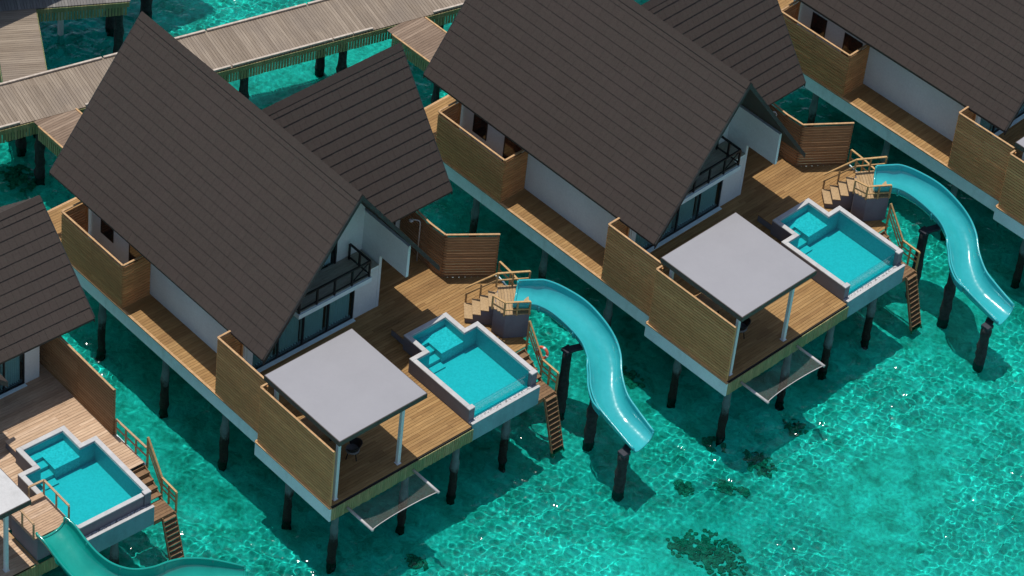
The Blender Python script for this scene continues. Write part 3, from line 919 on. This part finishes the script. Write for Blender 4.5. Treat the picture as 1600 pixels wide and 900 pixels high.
def chair(label, x, y, rot):
    t = thing('tub_chair', label, 'chair', (x, y, 0), 'dark chairs under the canopies')
    rows = []
    for i in range(9):
        u = i / 8; row = []
        for k in range(25):
            th = R(rot) + R(-215 + 250 * k / 24); r = .22 + .16 * u
            back = .5 + .5 * math.cos(th - R(rot) + R(90))
            z = .36 + u * (.24 + .22 * back)
            row.append((x + r * math.cos(th), y + r * math.sin(th), z))
        rows.append(row)
    mb = MB(); mb.grid(rows)
    o = build(mb, 'shell', M['rattan'], t, smooth=True); s = o.modifiers.new('th', 'SOLIDIFY'); s.thickness = .03
    mb = MB(); mb.tube([(x, y, .36), (x, y, .4), (x, y, .47), (x, y, .485)], [.27, .285, .28, .22], 20); build(mb, 'seat', M['cushion'], t, smooth=True)
    for k in range(4):
        th = R(rot + 45 + 90 * k)
        mb = MB(); mb.bar((x + .2 * math.cos(th), y + .2 * math.sin(th), .37), (x + .3 * math.cos(th), y + .3 * math.sin(th), .0), .03); build(mb, 'leg', M['rattan'], t)
    return t

def table(label, x, y):
    t = thing('dining_table', label, 'table', (x, y, 0), 'timber tables under the canopies')
    mb = MB()
    for i in range(6): mb.box(x - .6, x + .6, y - .42 + i * .14, y - .42 + i * .14 + .132, .7, .74)
    build(mb, 'tabletop', M['table'], t)
    for dx in (-.5, .5):
        for dy in (-.34, .34):
            mb = MB(); mb.box(x + dx - .03, x + dx + .03, y + dy - .03, y + dy + .03, 0, .7); build(mb, 'leg', M['black'], t)
    return t

def shower(label):
    t = thing('outdoor_shower', label, 'shower', (-3.2, 6.45, 0), 'outdoor showers')
    mb = MB(); mb.tube([(-3.2, 6.45, 0), (-3.2, 6.45, 2.15), (-3.24, 6.4, 2.25), (-3.5, 6.2, 2.25)], .03, 8); build(mb, 'riser_pipe', M['chrome'], t, smooth=True)
    mb = MB(); mb.tube([(-3.5, 6.2, 2.25), (-3.5, 6.2, 2.19), (-3.5, 6.2, 2.17)], [.02, .11, .11], 14); build(mb, 'shower_head', M['chrome'], t, smooth=True)
    return t

def edge_rail(label):
    t = thing('deck_railing', label, 'railing', (.3, 8.5, 0), 'deck edge railings')
    pts = [(-.42, 8.56, 0), (.35, 8.5, 0), (1.15, 8.38, 0), (1.6, 8.3, 0)]
    railing(t, pts, .85, pts, mid=.4)
    return t

# ------------------------------------------------------------------ assemble the complete villa once, then copy it
F = {1: (0, 0, 0), 2: (4.105, 17.300, 2.331), 3: (7.707, 34.705, 4.067), 0: (-4.246, -16.401, -1.966)}
W = {1: 'left middle villa', 2: 'upper middle villa', 3: 'top right villa', 0: 'bottom left villa'}
unit = []
def reg(o, fmt, on=(2, 3)):
    unit.append((o, fmt, on)); o['label'] = fmt.format(W[1])
    return o
LV = {1: 'left middle villa, its steep dark roof wholly in view from ridge to eaves', 2: 'upper middle villa with steep dark roof running out at the top edge',
      3: 'white villa with dark shingle roof, cut off by the top right corner', 0: 'villa at the bottom left corner, only its wing roof and pale deck in view'}
v1 = villa_main(LV[1]); unit.append((v1, LV, (2, 3)))
reg(canopy('x'), 'flat grey canopy on pale posts, on the front deck of the {}')
reg(plunge_pool('x'), 'turquoise plunge pool with clear front panel on the deck of the {}')
reg(pool_step('x'), 'low timber step at the shallow pool end of the {}')
reg(slide_platform('x'), 'grey platform with timber steps at the slide top of the {}')
reg(water_stairs('x'), 'timber stairs and ladder down to the sea from the {}')
reg(water_slide('x', SL1, 'slide', [(4.55, 8.0, -.15), (6.62, 7.75, -.75), (9.45, 6.8, -1.46)], [((4.55, 8.0, -.1), (5.0, 8.7, .12)), ((9.45, 6.8, -1.42), (9.2, 7.35, -1.5))]),
    'curving cyan water slide dropping into the sea from the {}')
reg(hammock('x'), 'net hammock on two pipes over water, front of the {}')
reg(screen_thing('privacy_screen', 'x', 'screen', [(-12.3, -3.9), (-12.3, -5.22), (-8.2, -5.22), (-8.2, -3.8)], 0, 2.38, group='bathroom screens'), 'timber slat screen around the rear bathroom court of the {}')
reg(screen_thing('privacy_screen', 'x', 'screen', [(-2.05, -3.95), (-2.05, -5.24), (1.0, -5.24)], 0, 3.08, group='tall walkway screens'), 'tall slat screen ending the side walkway of the {}')
reg(screen_thing('privacy_screen', 'x', 'screen', [(1.12, -5.3), (1.12, -5.63), (5.6, -5.63)], 0, 3.05, group='tall canopy screens'), 'tall slat screen beside the grey canopy of the {}')
reg(screen_thing('privacy_screen', 'x', 'screen', [(-4.7, 6.75), (-2.75, 6.58), (-1.82, 6.62), (-.5, 8.48)], 0, 2.38, 'screen_brown', group='angled corner screens'), 'brown angled slat screen by the slide steps of the {}')
reg(edge_rail('x'), 'timber railing on the deck edge behind the slide of the {}')
reg(shower('x'), 'slim outdoor shower pipe by the brown screen of the {}')
reg(chair('x', 4.0, -3.15, 130), 'dark tub chair in canopy shade on the {}')
reg(table('x', 2.3, -3.6), 'small timber table in canopy shade on the {}')

def skirt(mb, p0, p1, z0=-.76, z1=-.05, w=.105, pitch=.14):
    d = Vector((p1[0] - p0[0], p1[1] - p0[1])); L = d.length; d /= L
    s = 0
    while s < L - w:
        a = (p0[0] + d.x * s, p0[1] + d.y * s); b = (p0[0] + d.x * (s + w), p0[1] + d.y * (s + w))
        mb.wall(a, b, .03, z0 + random.uniform(-.015, .015), z1); s += pitch

def bridge(label):
    t = thing('footbridge', label, 'footbridge', (-17.2, -.15, 0), 'footbridges from the jetty to the villas')
    mb = MB(); boards(mb, -19.78, -14.8, lambda a: [(-1.1, .85)], z1=-.016); build(mb, 'deck', M['deck_bridge'], t)
    mb = MB(); mb.box(-19.3, -14.8, -1.0, .75, -.3, -.06); build(mb, 'deck_frame', M['dark'], t)
    for b in (-1.13, .88):
        mb = MB(); skirt(mb, (-19.4, b), (-14.8, b)); mb.wall((-19.4, b), (-14.8, b), .02, -.2, -.06); build(mb, 'slat_skirt', M['skirt'], t)
        mb = MB(); mb.wall((-19.4, b), (-14.8, b), .08, -.04, .02); build(mb, 'edge_strip', M['edge'], t)
    for a, b in ((-16.6, -.9), (-16.6, .65)):
        build(pile_mb(a, b, FLOOR_Z - .3, -.3), 'pile', M['pile_dark'], t, smooth=True)
    return t
M['deck_bridge'] = mat_wood('decking_bridge', [(.25, .175, .12), (.2, .135, .09), (.3, .215, .15)], (24, 1.6, 3), wear=.3)
reg(bridge('x'), 'short slat sided timber footbridge from jetty to the {}')

index_children()
for o, fmt, on in list(unit):
    for k in on:
        c = copy_tree(o); place(c, F[k])
        c['label'] = fmt[k] if isinstance(fmt, dict) else fmt.format(W[k])
        if o.name.startswith('sun_canopy') or o.name.startswith('plunge_pool'): pass

# ---- the bottom left villa: other roof pitch, platform on the other side of its pool
def villa_corner(label):
    t, zu = house(0, label, (-1.5, 4.5, 7.345, 3.07, -13.9, -.82), (-5.68, 3.8, 6.7, 3.1, 7.86), (-5.0, 1.6, -12.6, -2.95))
    mb = MB(); mb.box(-3.07, -2.95, 1.745, 2.4, 0, 3.4); mb.box(-3.07, -2.95, 5.3, 6.0, 0, 3.4); mb.box(-3.07, -2.95, 2.4, 5.3, 2.5, 3.4)
    mb.box(-9, -3.072, 5.88, 6.0, 0, 3.2)
    build(mb, 'wing_wall', M['wall'], t)
    fr = MB()
    for b in (2.4, 3.35, 4.3, 5.24): fr.box(-3.03, -2.97, b, b + .06, .04, 2.5)
    fr.box(-3.035, -2.965, 2.4, 5.3, .0, .04)
    w = build(fr, 'glass_door', M['black'], t)
    for b in (2.4, 3.35, 4.3):
        mb = MB(); mb.box(-3.005, -2.995, b + .061, b + .949, .045, 2.498); build(mb, 'pane', M['glass'], w)
    for b0, b1 in ((2.6, 3.5), (4.3, 5.2)):
        rows = [[(-3.2 + .07 * math.sin(j * .72 + .9 * math.sin(j * .13)), b0 + (b1 - b0) * j / 70, z) for j in range(71)] for z in (.06, 2.6)]
        mb = MB(); mb.grid(rows); build(mb, 'curtain', M['curtain'], w, smooth=True)
    mb = MB(); mb.box(-4.9, -4.8, 1.8, 5.87, .05, 3); mb.box(-4.8, -3.07, 1.8, 5.87, .0, .04); build(mb, 'wing_interior', M['dark'], t)
    mb = MB(); mb.box(-2.94, -2.78, 2.3, 5.3, 0, .035); build(mb, 'threshold', M['fascia'], t)
    def rg(a):
        r = []
        if a < -3.1: return [(-5.24, -5.05), (6.02, 6.5)]
        if a < .5: return [(-5.24, 6.55)]
        if a < 1.68: return [(-5.24, 2.49), (4.8, 6.6)]
        if a < 3.42: return [(-5.24, 1.78), (5.5, 6.62)]
        return [(-5.24, .08)]
    under = [(-13, -3.1, -5.1, 6.3), (-3, 1.6, -5.1, 6.45), (1.6, 5.3, -5.1, .05), (1.6, 3.35, 5.55, 6.5)]
    deck_part(t, rg, -12.6, 5.4, 'deck_pale', under, [(-12.6, -5.24), (5.42, -5.24)], 5.42, (-5.2, 1.74))
    mb = MB(); mb.wall((3.4, .13), (5.44, .13), .1, -.04, .012); build(mb, 'edge_strip', M['edge'], t)
    mb = MB(); mb.wall((-9, 6.56), (.5, 6.56), .06, FAS, -.045); mb.wall((.5, 6.64), (3.4, 6.64), .06, FAS, -.045); build(mb, 'side_fascia', M['fascia'], t)
    for a_, b_ in ((5.2, .3), (5.2, 3.9), (1.6, 6.2), (-2.4, 6.2), (-6.3, 6.2), (5.2, -4.9), (1.6, 0), (-2.4, 0)):
        build(pile_mb(a_, b_, FLOOR_Z - .3, FAS, lean=(.05, -.05)), 'pile', M['pile'], t, smooth=True)
    return t

def slide_platform_corner(label):
    t = thing('slide_platform', label, 'platform', (4.4, .8, 0), 'slide platforms')
    zp = 1.3
    mb = MB(); mb.box(3.6, 5.31, .2, 1.7, .015, zp - .05); build(mb, 'base', M['grey_wall'], t)
    mb = MB(); boards(mb, 3.56, 5.33, lambda a: [(.03, 1.72)], w=.118, z1=zp, th=.045); build(mb, 'platform_boards', M['step_pale'], t)
    for i in range(4):
        z = .26 * (4 - i); a = 3.3 - .3 * i
        mb = MB(); mb.box(a, a + .3, .3, 1.5, z - .045, z); build(mb, 'tread', M['step_pale'], t)
        mb = MB(); mb.box(a + .02, a + .298, .32, 1.48, .004, z - .048); build(mb, 'riser', M['grey_wall'], t)
    mb = MB(); mb.box(3.5, 3.72, .95, 1.66, zp + .005, zp + .1); build(mb, 'kerb', M['step_pale'], t)
    p = [(3.6, .98, zp), (3.62, 1.66, zp), (5.28, 1.66, zp)]
    railing(t, p, .85, [p[0], p[1], (4.45, 1.66, zp), p[2]], mat='rail_pale')
    p = [(3.7, .06, zp), (5.25, .06, zp)]
    railing(t, p, .8, [p[0], (4.5, .06, zp), p[1]], mat='rail_pale')
    return t
M['step_pale'] = mat_wood('step_timber_pale', [(.52, .35, .22), (.46, .3, .185), (.57, .4, .27)], (14, 3, 6), wear=.25)
M['rail_pale'] = mat_wood('rail_timber_pale', [(.46, .29, .15), (.5, .33, .185), (.4, .25, .125)], (9, 9, 9), wear=.3)

c0 = [villa_corner(LV[0]), slide_platform_corner('pale timber platform with grey base at the green slide top'),
      canopy('pale flat canopy cut off at the left edge, beside the bottom left pool', -.35, .9, 'membrane_white'),
      plunge_pool('turquoise plunge pool with solid grey front wall, in the bottom left corner', False),
      water_stairs('timber stairs and ladder to the sea beside the bottom left pool'),
      water_slide('green water slide curving along the bottom left edge of the picture', SL0, 'slide_green', [(7.6, 1.1, .15), (9.4, 4.4, -.75)], []),
      screen_thing('privacy_screen', 'brown slat screen between bottom left villa wing and its stair railing', 'screen', [(-4.6, 6.5), (-1.0, 6.5), (1.42, 6.5)], 0, 2.5, 'screen_brown', 'angled corner screens'),
      pool_step('low timber step at the shallow end of the bottom left pool', 'deck_pale')]
t = thing('deck_railing', 'timber railing along the deck edge right of the bottom left pool', 'railing', (2.4, 6.6, 0), 'deck edge railings')
p = [(1.45, 6.6, 0), (3.42, 6.66, 0)]
railing(t, p, .85, [p[0], (2.1, 6.62, 0), (2.75, 6.64, 0)], mid=.4, mat='rail_pale'); c0.append(t)
for o in c0: place(o, F[0])

# ---- one lifebuoy hangs on the stair railing of the left-of-centre villa
t = thing('lifebuoy', 'orange ring lifebuoy with pale bands hanging on the stair railing by the pool', 'lifebuoy', (4.25, 6.82, .2))
ctr = Vector((4.25, 6.82, .2))
ax1 = Vector((.56, 0, -.82)).normalized(); ax2 = Vector((.7, .25, .5)).normalized(); ax2 = (ax2 - ax1 * ax2.dot(ax1)).normalized()
ring = [ctr + ax1 * (.24 * math.cos(2 * math.pi * k / 32)) + ax2 * (.24 * math.sin(2 * math.pi * k / 32)) for k in range(33)]
mb = MB(); mb.tube(ring, .062, 10); build(mb, 'ring', M['buoy'], t, smooth=True)
for q in (4, 12, 20, 28):
    mb = MB(); mb.tube(ring[q - 1:q + 2], .066, 10); build(mb, 'band', M['buoy_white'], t, smooth=True)

# ------------------------------------------------------------------ jetty and far walkways (own frames: x across, y along)
def walkway(name, label, origin, direc, length, width, mat, near_skirt=True, far_skirt=True, pile_s=5.2, ends=(), kerbs=True, z=0.0, along=False):
    ang = math.degrees(math.atan2(direc[1], direc[0])) - 90      # local +y runs along the walkway
    t = thing(name, label, 'jetty', (0, 0, 0), 'timber jetties behind the villas')
    mb = MB()
    y = 0
    while y < length:
        w = .14
        mb.box(-width, 0, y, y + w - .012, z - .04 + random.uniform(-.003, .003), z + random.uniform(-.003, .003)); y += w
    build(mb, 'deck', M[mat], t)
    mb = MB(); mb.box(-width + .05, -.05, 0, length, z - .3, z - .05); build(mb, 'deck_frame', M['dark'], t)
    for x, on in ((.03, near_skirt), (-width - .03, far_skirt)):
        if on:
            mb = MB(); skirt(mb, (x, 0), (x, length), z - .76, z - .05); mb.wall((x, 0), (x, length), .02, z - .3, z - .06); build(mb, 'slat_skirt', M['skirt'], t)
    if kerbs:
        for x in (-.06, -width + .06):
            y = 0
            while y < length - .3:
                seg = min(5.0, length - y)
                if not any(x > -.5 and y < e1 and y + seg > e0 for e0, e1 in ends):
                    mb = MB(); mb.box(x - .05, x + .05, y + .03, y + seg - .06, z + .02, z + .1); mb.box(x - .04, x + .04, y + .4, y + .5, z + .004, z + .02); mb.box(x - .04, x + .04, y + seg - .5, y + seg - .4, z + .004, z + .02)
                    build(mb, 'kerb', M['kerb'], t)
                else:
                    yy = y
                    while yy < y + seg - .2:
                        y2 = min(yy + 1.0, y + seg)
                        if not any(yy < e1 and y2 > e0 for e0, e1 in ends):
                            mb = MB(); mb.box(x - .05, x + .05, yy, y2 - .03, z + .02, z + .1); build(mb, 'kerb', M['kerb'], t)
                        yy = y2
                y += seg
    y = 1.2
    while y < length:
        for x in (-.35, -width + .35):
            mb = pile_mb(x, y, FLOOR_Z - .3, z - .3, .19)
            build(mb, 'pile', M['pile_dark'], t, smooth=True)
        y += pile_s
    t.location = (origin[0], origin[1], 0); t.rotation_euler = (0, 0, R(ang))
    return t
d = Vector((5.23, 21.7)).normalized()
o0 = Vector((-20.19, -2.58)) - d * 9
walkway('jetty', 'long pale weathered boardwalk on dark piles running behind the villas', o0, d, 46, 2.78, 'jetty', ends=[(10.4, 12.6), (27.6, 29.6)], pile_s=4.9)
d2 = Vector((-.862, .506))
walkway('jetty', 'short weathered boardwalk leaving the long boardwalk at the top left corner', Vector((-22.1, 1.33)) - d2 * .8, d2, 5.26, 1.95, 'jetty', kerbs=False, pile_s=9, z=-.012)
d3 = Vector((.477, .88)).normalized()
walkway('jetty', 'grey boardwalk with slatted side at the top left edge', Vector((-23.95, 7.3)) - d3 * 14.5, d3, 14.5, 3.0, 'jetty_grey', kerbs=False, pile_s=4.3, z=.003)
t = tag(build(pile_mb(-26.5, 10.3, FLOOR_Z - .3, 1.2, .24), 'mooring_pile', M['pile_dark'], base=(-26.5, 10.3, FLOOR_Z), smooth=True), 'lone dark pile standing in the water at the top edge', 'pile')

# ------------------------------------------------------------------ sea, seabed, coral
def sheet(name, z, mat, size=700, cells=1):
    mb = MB(); st = size / cells
    rows = [[(-size / 2 + st * i, -size / 2 + st * j, z) for i in range(cells + 1)] for j in range(cells + 1)]
    mb.grid(rows); o = build(mb, name, mat); o['kind'] = 'structure'
    return o
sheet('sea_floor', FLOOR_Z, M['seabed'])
import numpy as np
def sea_surface():
    """Real rippled water: a fine mesh of summed wave trains near the villas, a flat sheet beyond."""
    cell = .05
    # the fine part is a parallelogram of sea around the villas, with a wide margin
    O = np.array([-31.0, 5.3]); E1 = np.array([28.2, 39.5]); E2 = np.array([29.1, -21.3])
    nx, ny = int(1.26 * np.linalg.norm(E1) / cell), int(1.3 * np.linalg.norm(E2) / cell)
    uu, vv = np.meshgrid(np.linspace(-.13, 1.13, nx + 1), np.linspace(-.15, 1.15, ny + 1))
    X = O[0] + E1[0] * uu + E2[0] * vv; Y = O[1] + E1[1] * uu + E2[1] * vv
    rs = np.random.default_rng(3); Z = np.zeros_like(X)
    # gusts: patches of rougher and calmer water
    gust = np.zeros_like(X)
    for i in range(9):
        th = rs.random() * 6.28; k = 2 * math.pi / rs.uniform(5, 17)
        gust += np.sin(k * (X * math.cos(th) + Y * math.sin(th)) + rs.random() * 6.28)
    gust = np.clip(.9 + .26 * gust, .35, 1.3)
    for n, l0, l1, slope, spread in ((34, .17, .4, .12, 1.8), (24, .4, 1.1, .11, 1.5), (12, 1.2, 5.0, .05, .9)):
        for i in range(n):
            lam = l0 * (l1 / l0) ** rs.random(); th = rs.normal(.7, spread); k = 2 * math.pi / lam
            amp = slope / k * math.sqrt(2 / n)
            # slow phase wobble keeps the wave trains from looking like a ruled grating
            wob = 1.3 * np.sin(.35 * X + 1.7 * i) * np.cos(.29 * Y + 2.3 * i)
            Z += amp * (gust if l0 < 1 else 1) * np.sin(k * (X * math.cos(th) + Y * math.sin(th)) + wob + rs.random() * 6.28)
    env = np.minimum(np.minimum(uu + .13, 1.13 - uu), np.minimum(vv + .15, 1.15 - vv)) * 40
    Z *= np.clip(env, 0, 1)
    co = np.stack([X, Y, WATER_Z + Z], -1).reshape(-1, 3)
    big = 350
    extra = np.array([[-big, 0, WATER_Z], [0, big, WATER_Z], [big, 0, WATER_Z], [0, -big, WATER_Z]])
    k0 = len(co); co = np.concatenate([co, extra]).astype('f4')
    idx = np.arange((nx + 1) * (ny + 1)).reshape(ny + 1, nx + 1)
    q = np.stack([idx[:-1, :-1], idx[:-1, 1:], idx[1:, 1:], idx[1:, :-1]], -1).reshape(-1, 4)
    c = [idx[0, 0], idx[0, -1], idx[-1, -1], idx[-1, 0]]   # left, top, right, bottom corners in plan
    ring = np.array([[k0 + i, k0 + (i + 1) % 4, c[(i + 1) % 4], c[i]] for i in range(4)])
    q = np.concatenate([q[:, ::-1], ring[:, ::-1]])
    me = bpy.data.meshes.new('water'); me.vertices.add(len(co)); me.vertices.foreach_set('co', co.ravel())
    me.loops.add(q.size); me.loops.foreach_set('vertex_index', q.ravel().astype('i4'))
    me.polygons.add(len(q)); me.polygons.foreach_set('loop_start', np.arange(0, q.size, 4, dtype='i4'))
    me.update()
    me.polygons.foreach_set('use_smooth', np.ones(len(q), dtype=bool))
    o = bpy.data.objects.new('water', me); COL.objects.link(o); o['kind'] = 'structure'
    me.materials.append(M['sea'])
    o.cycles.is_caustics_caster = True
    return o
sea_surface()

def coral(label, x, y, r, h, n, seed):
    rnd = random.Random(seed); mb = MB()
    for _ in range(int(n * 2.6)):
        th = rnd.uniform(0, 6.28); d = r * rnd.uniform(0, 1) ** .6; q = rnd.uniform(.05, .17) * (1.15 - .5 * d / r)
        cx, cy = x + d * math.cos(th) * 1.25, y + d * math.sin(th) * .85
        rows = []
        for i in range(6):
            ph = math.pi * i / 5; row = []
            for k in range(9):
                t_ = 2 * math.pi * k / 8; s = q * rnd.uniform(.8, 1.25) if 0 < k < 8 else q
                row.append((cx + s * math.sin(ph) * math.cos(t_), cy + s * math.sin(ph) * math.sin(t_), FLOOR_Z + min(.45, h * s / q * (.3 + .5 * (1 - d / r))) * (math.cos(ph) * .6 + .3)))
            row[8] = row[0]
            rows.append(row)
        mb.grid(rows)
    o = build(mb, 'coral_patch', M['coral'], base=(x, y, FLOOR_Z))
    return tag(o, label, 'coral', 'coral patches on the seabed')
for i, (lab, x, y, r, n) in enumerate([
        ('largest dark ragged coral patch, at the bottom edge right of centre', 14.2, 7.75, 1.25, 90),
        ('dark coral arm reaching left from the largest patch', 13.1, 6.9, .55, 26),
        ('small round dark coral patch in bright water, left of a pair', 10.78, 9.37, .42, 22),
        ('small dark coral patch in bright water, right of a pair', 11.75, 10.8, .42, 20),
        ('tiny coral clump trailing right from the small pair', 12.4, 11.25, .25, 8),
        ('dark coral streak in front of the shade of the upper right villa', 11.63, 12.89, .7, 26),
        ('dim coral patch in shaded water at the left edge under the boardwalk', -20.8, -1.1, .8, 34),
        ('low coral clump in shaded water between the two middle villas', 4.6, 12.0, .6, 22),
        ('faint coral streak left of the corner pile of the upper middle villa', 9.6, 12.2, .5, 12),
        ('faint coral clump in shade by the front hammock of the upper middle villa', 11.0, 15.6, .5, 12),
        ('faint coral clump in shade by the front hammock of the left middle villa', 7.3, -2.2, .5, 12)]):
    coral(lab, x, y, r, .3, n, 50 + i)

# unseen roofed shelter, inferred from its shadow and added to shade the top left
t = thing('unseen_shelter', 'unseen shingled shelter added beyond the top left corner to shade the boardwalk there', 'shelter', (-30.5, 3, 0))
gable_roof(t, 'roof', 'b', -31.0, 4.4, 8.0, 4.0, -8.0, 13.2)
for a_ in (-27.3, -34.5):
    for b_ in (-6, 0, 6, 12):
        mb = MB(); mb.box(a_ - .1, a_ + .1, b_ - .1, b_ + .1, FLOOR_Z - .2, 4.05); build(mb, 'post', M['post'], t)
for o in bpy.data.objects:
    if o.type == 'MESH' and o.name.split('.')[0] in ('sea_floor', 'pile', 'coral_patch', 'mooring_pile', 'ladder_side', 'rung'):
        o.cycles.is_caustics_receiver = True

# ------------------------------------------------------------------ light, sky, camera
wd = bpy.data.worlds.new('World'); S.world = wd; wd.use_nodes = True
nt = wd.node_tree; bg = nt.nodes['Background']
sky = nt.nodes.new('ShaderNodeTexSky'); sky.sky_type = 'NISHITA'; sky.sun_disc = False
sun_dir = Vector((.2, -.01, -1)).normalized()
sky.sun_elevation = math.asin(-sun_dir.z); sky.sun_rotation = R(-87)
nt.links.new(sky.outputs[0], bg.inputs[0]); bg.inputs[1].default_value = .125
ld = bpy.data.lights.new('sun', 'SUN'); ld.energy = 3.9; ld.angle = R(.53); ld.color = (1, .955, .89)
ld.cycles.is_caustics_light = True
lo = bpy.data.objects.new('sun', ld); COL.objects.link(lo); lo.rotation_euler = sun_dir.to_track_quat('-Z', 'Y').to_euler()

cd = bpy.data.cameras.new('camera'); co = bpy.data.objects.new('camera', cd); COL.objects.link(co)
Rv = Vector((0.6641682973269898, 0.7425429802660276, 0.08666253679308568)); Uv = Vector((-0.5478128452372365, 0.40452486815590283, 0.7322982436388422)); Fv = Vector((-0.5087057690048844, 0.5338441284692519, -0.6754471756400008))
mat = Matrix((Rv, Uv, -Fv)).transposed().to_4x4(); mat.translation = Vector((81.46113796118463, -76.4493934289269, 107.56083834821008))
co.matrix_world = mat
cd.sensor_width = 36; cd.lens = 5960.75 / 1600 * 36; cd.clip_start = 1; cd.clip_end = 2000
S.camera = co
S.view_settings.view_transform = 'Standard'; S.view_settings.look = 'None'; S.view_settings.gamma = 1; S.view_settings.exposure = 0
S.view_settings.use_curve_mapping = False
for o in list(bpy.data.objects):
    if '_b' in o: del o['_b']
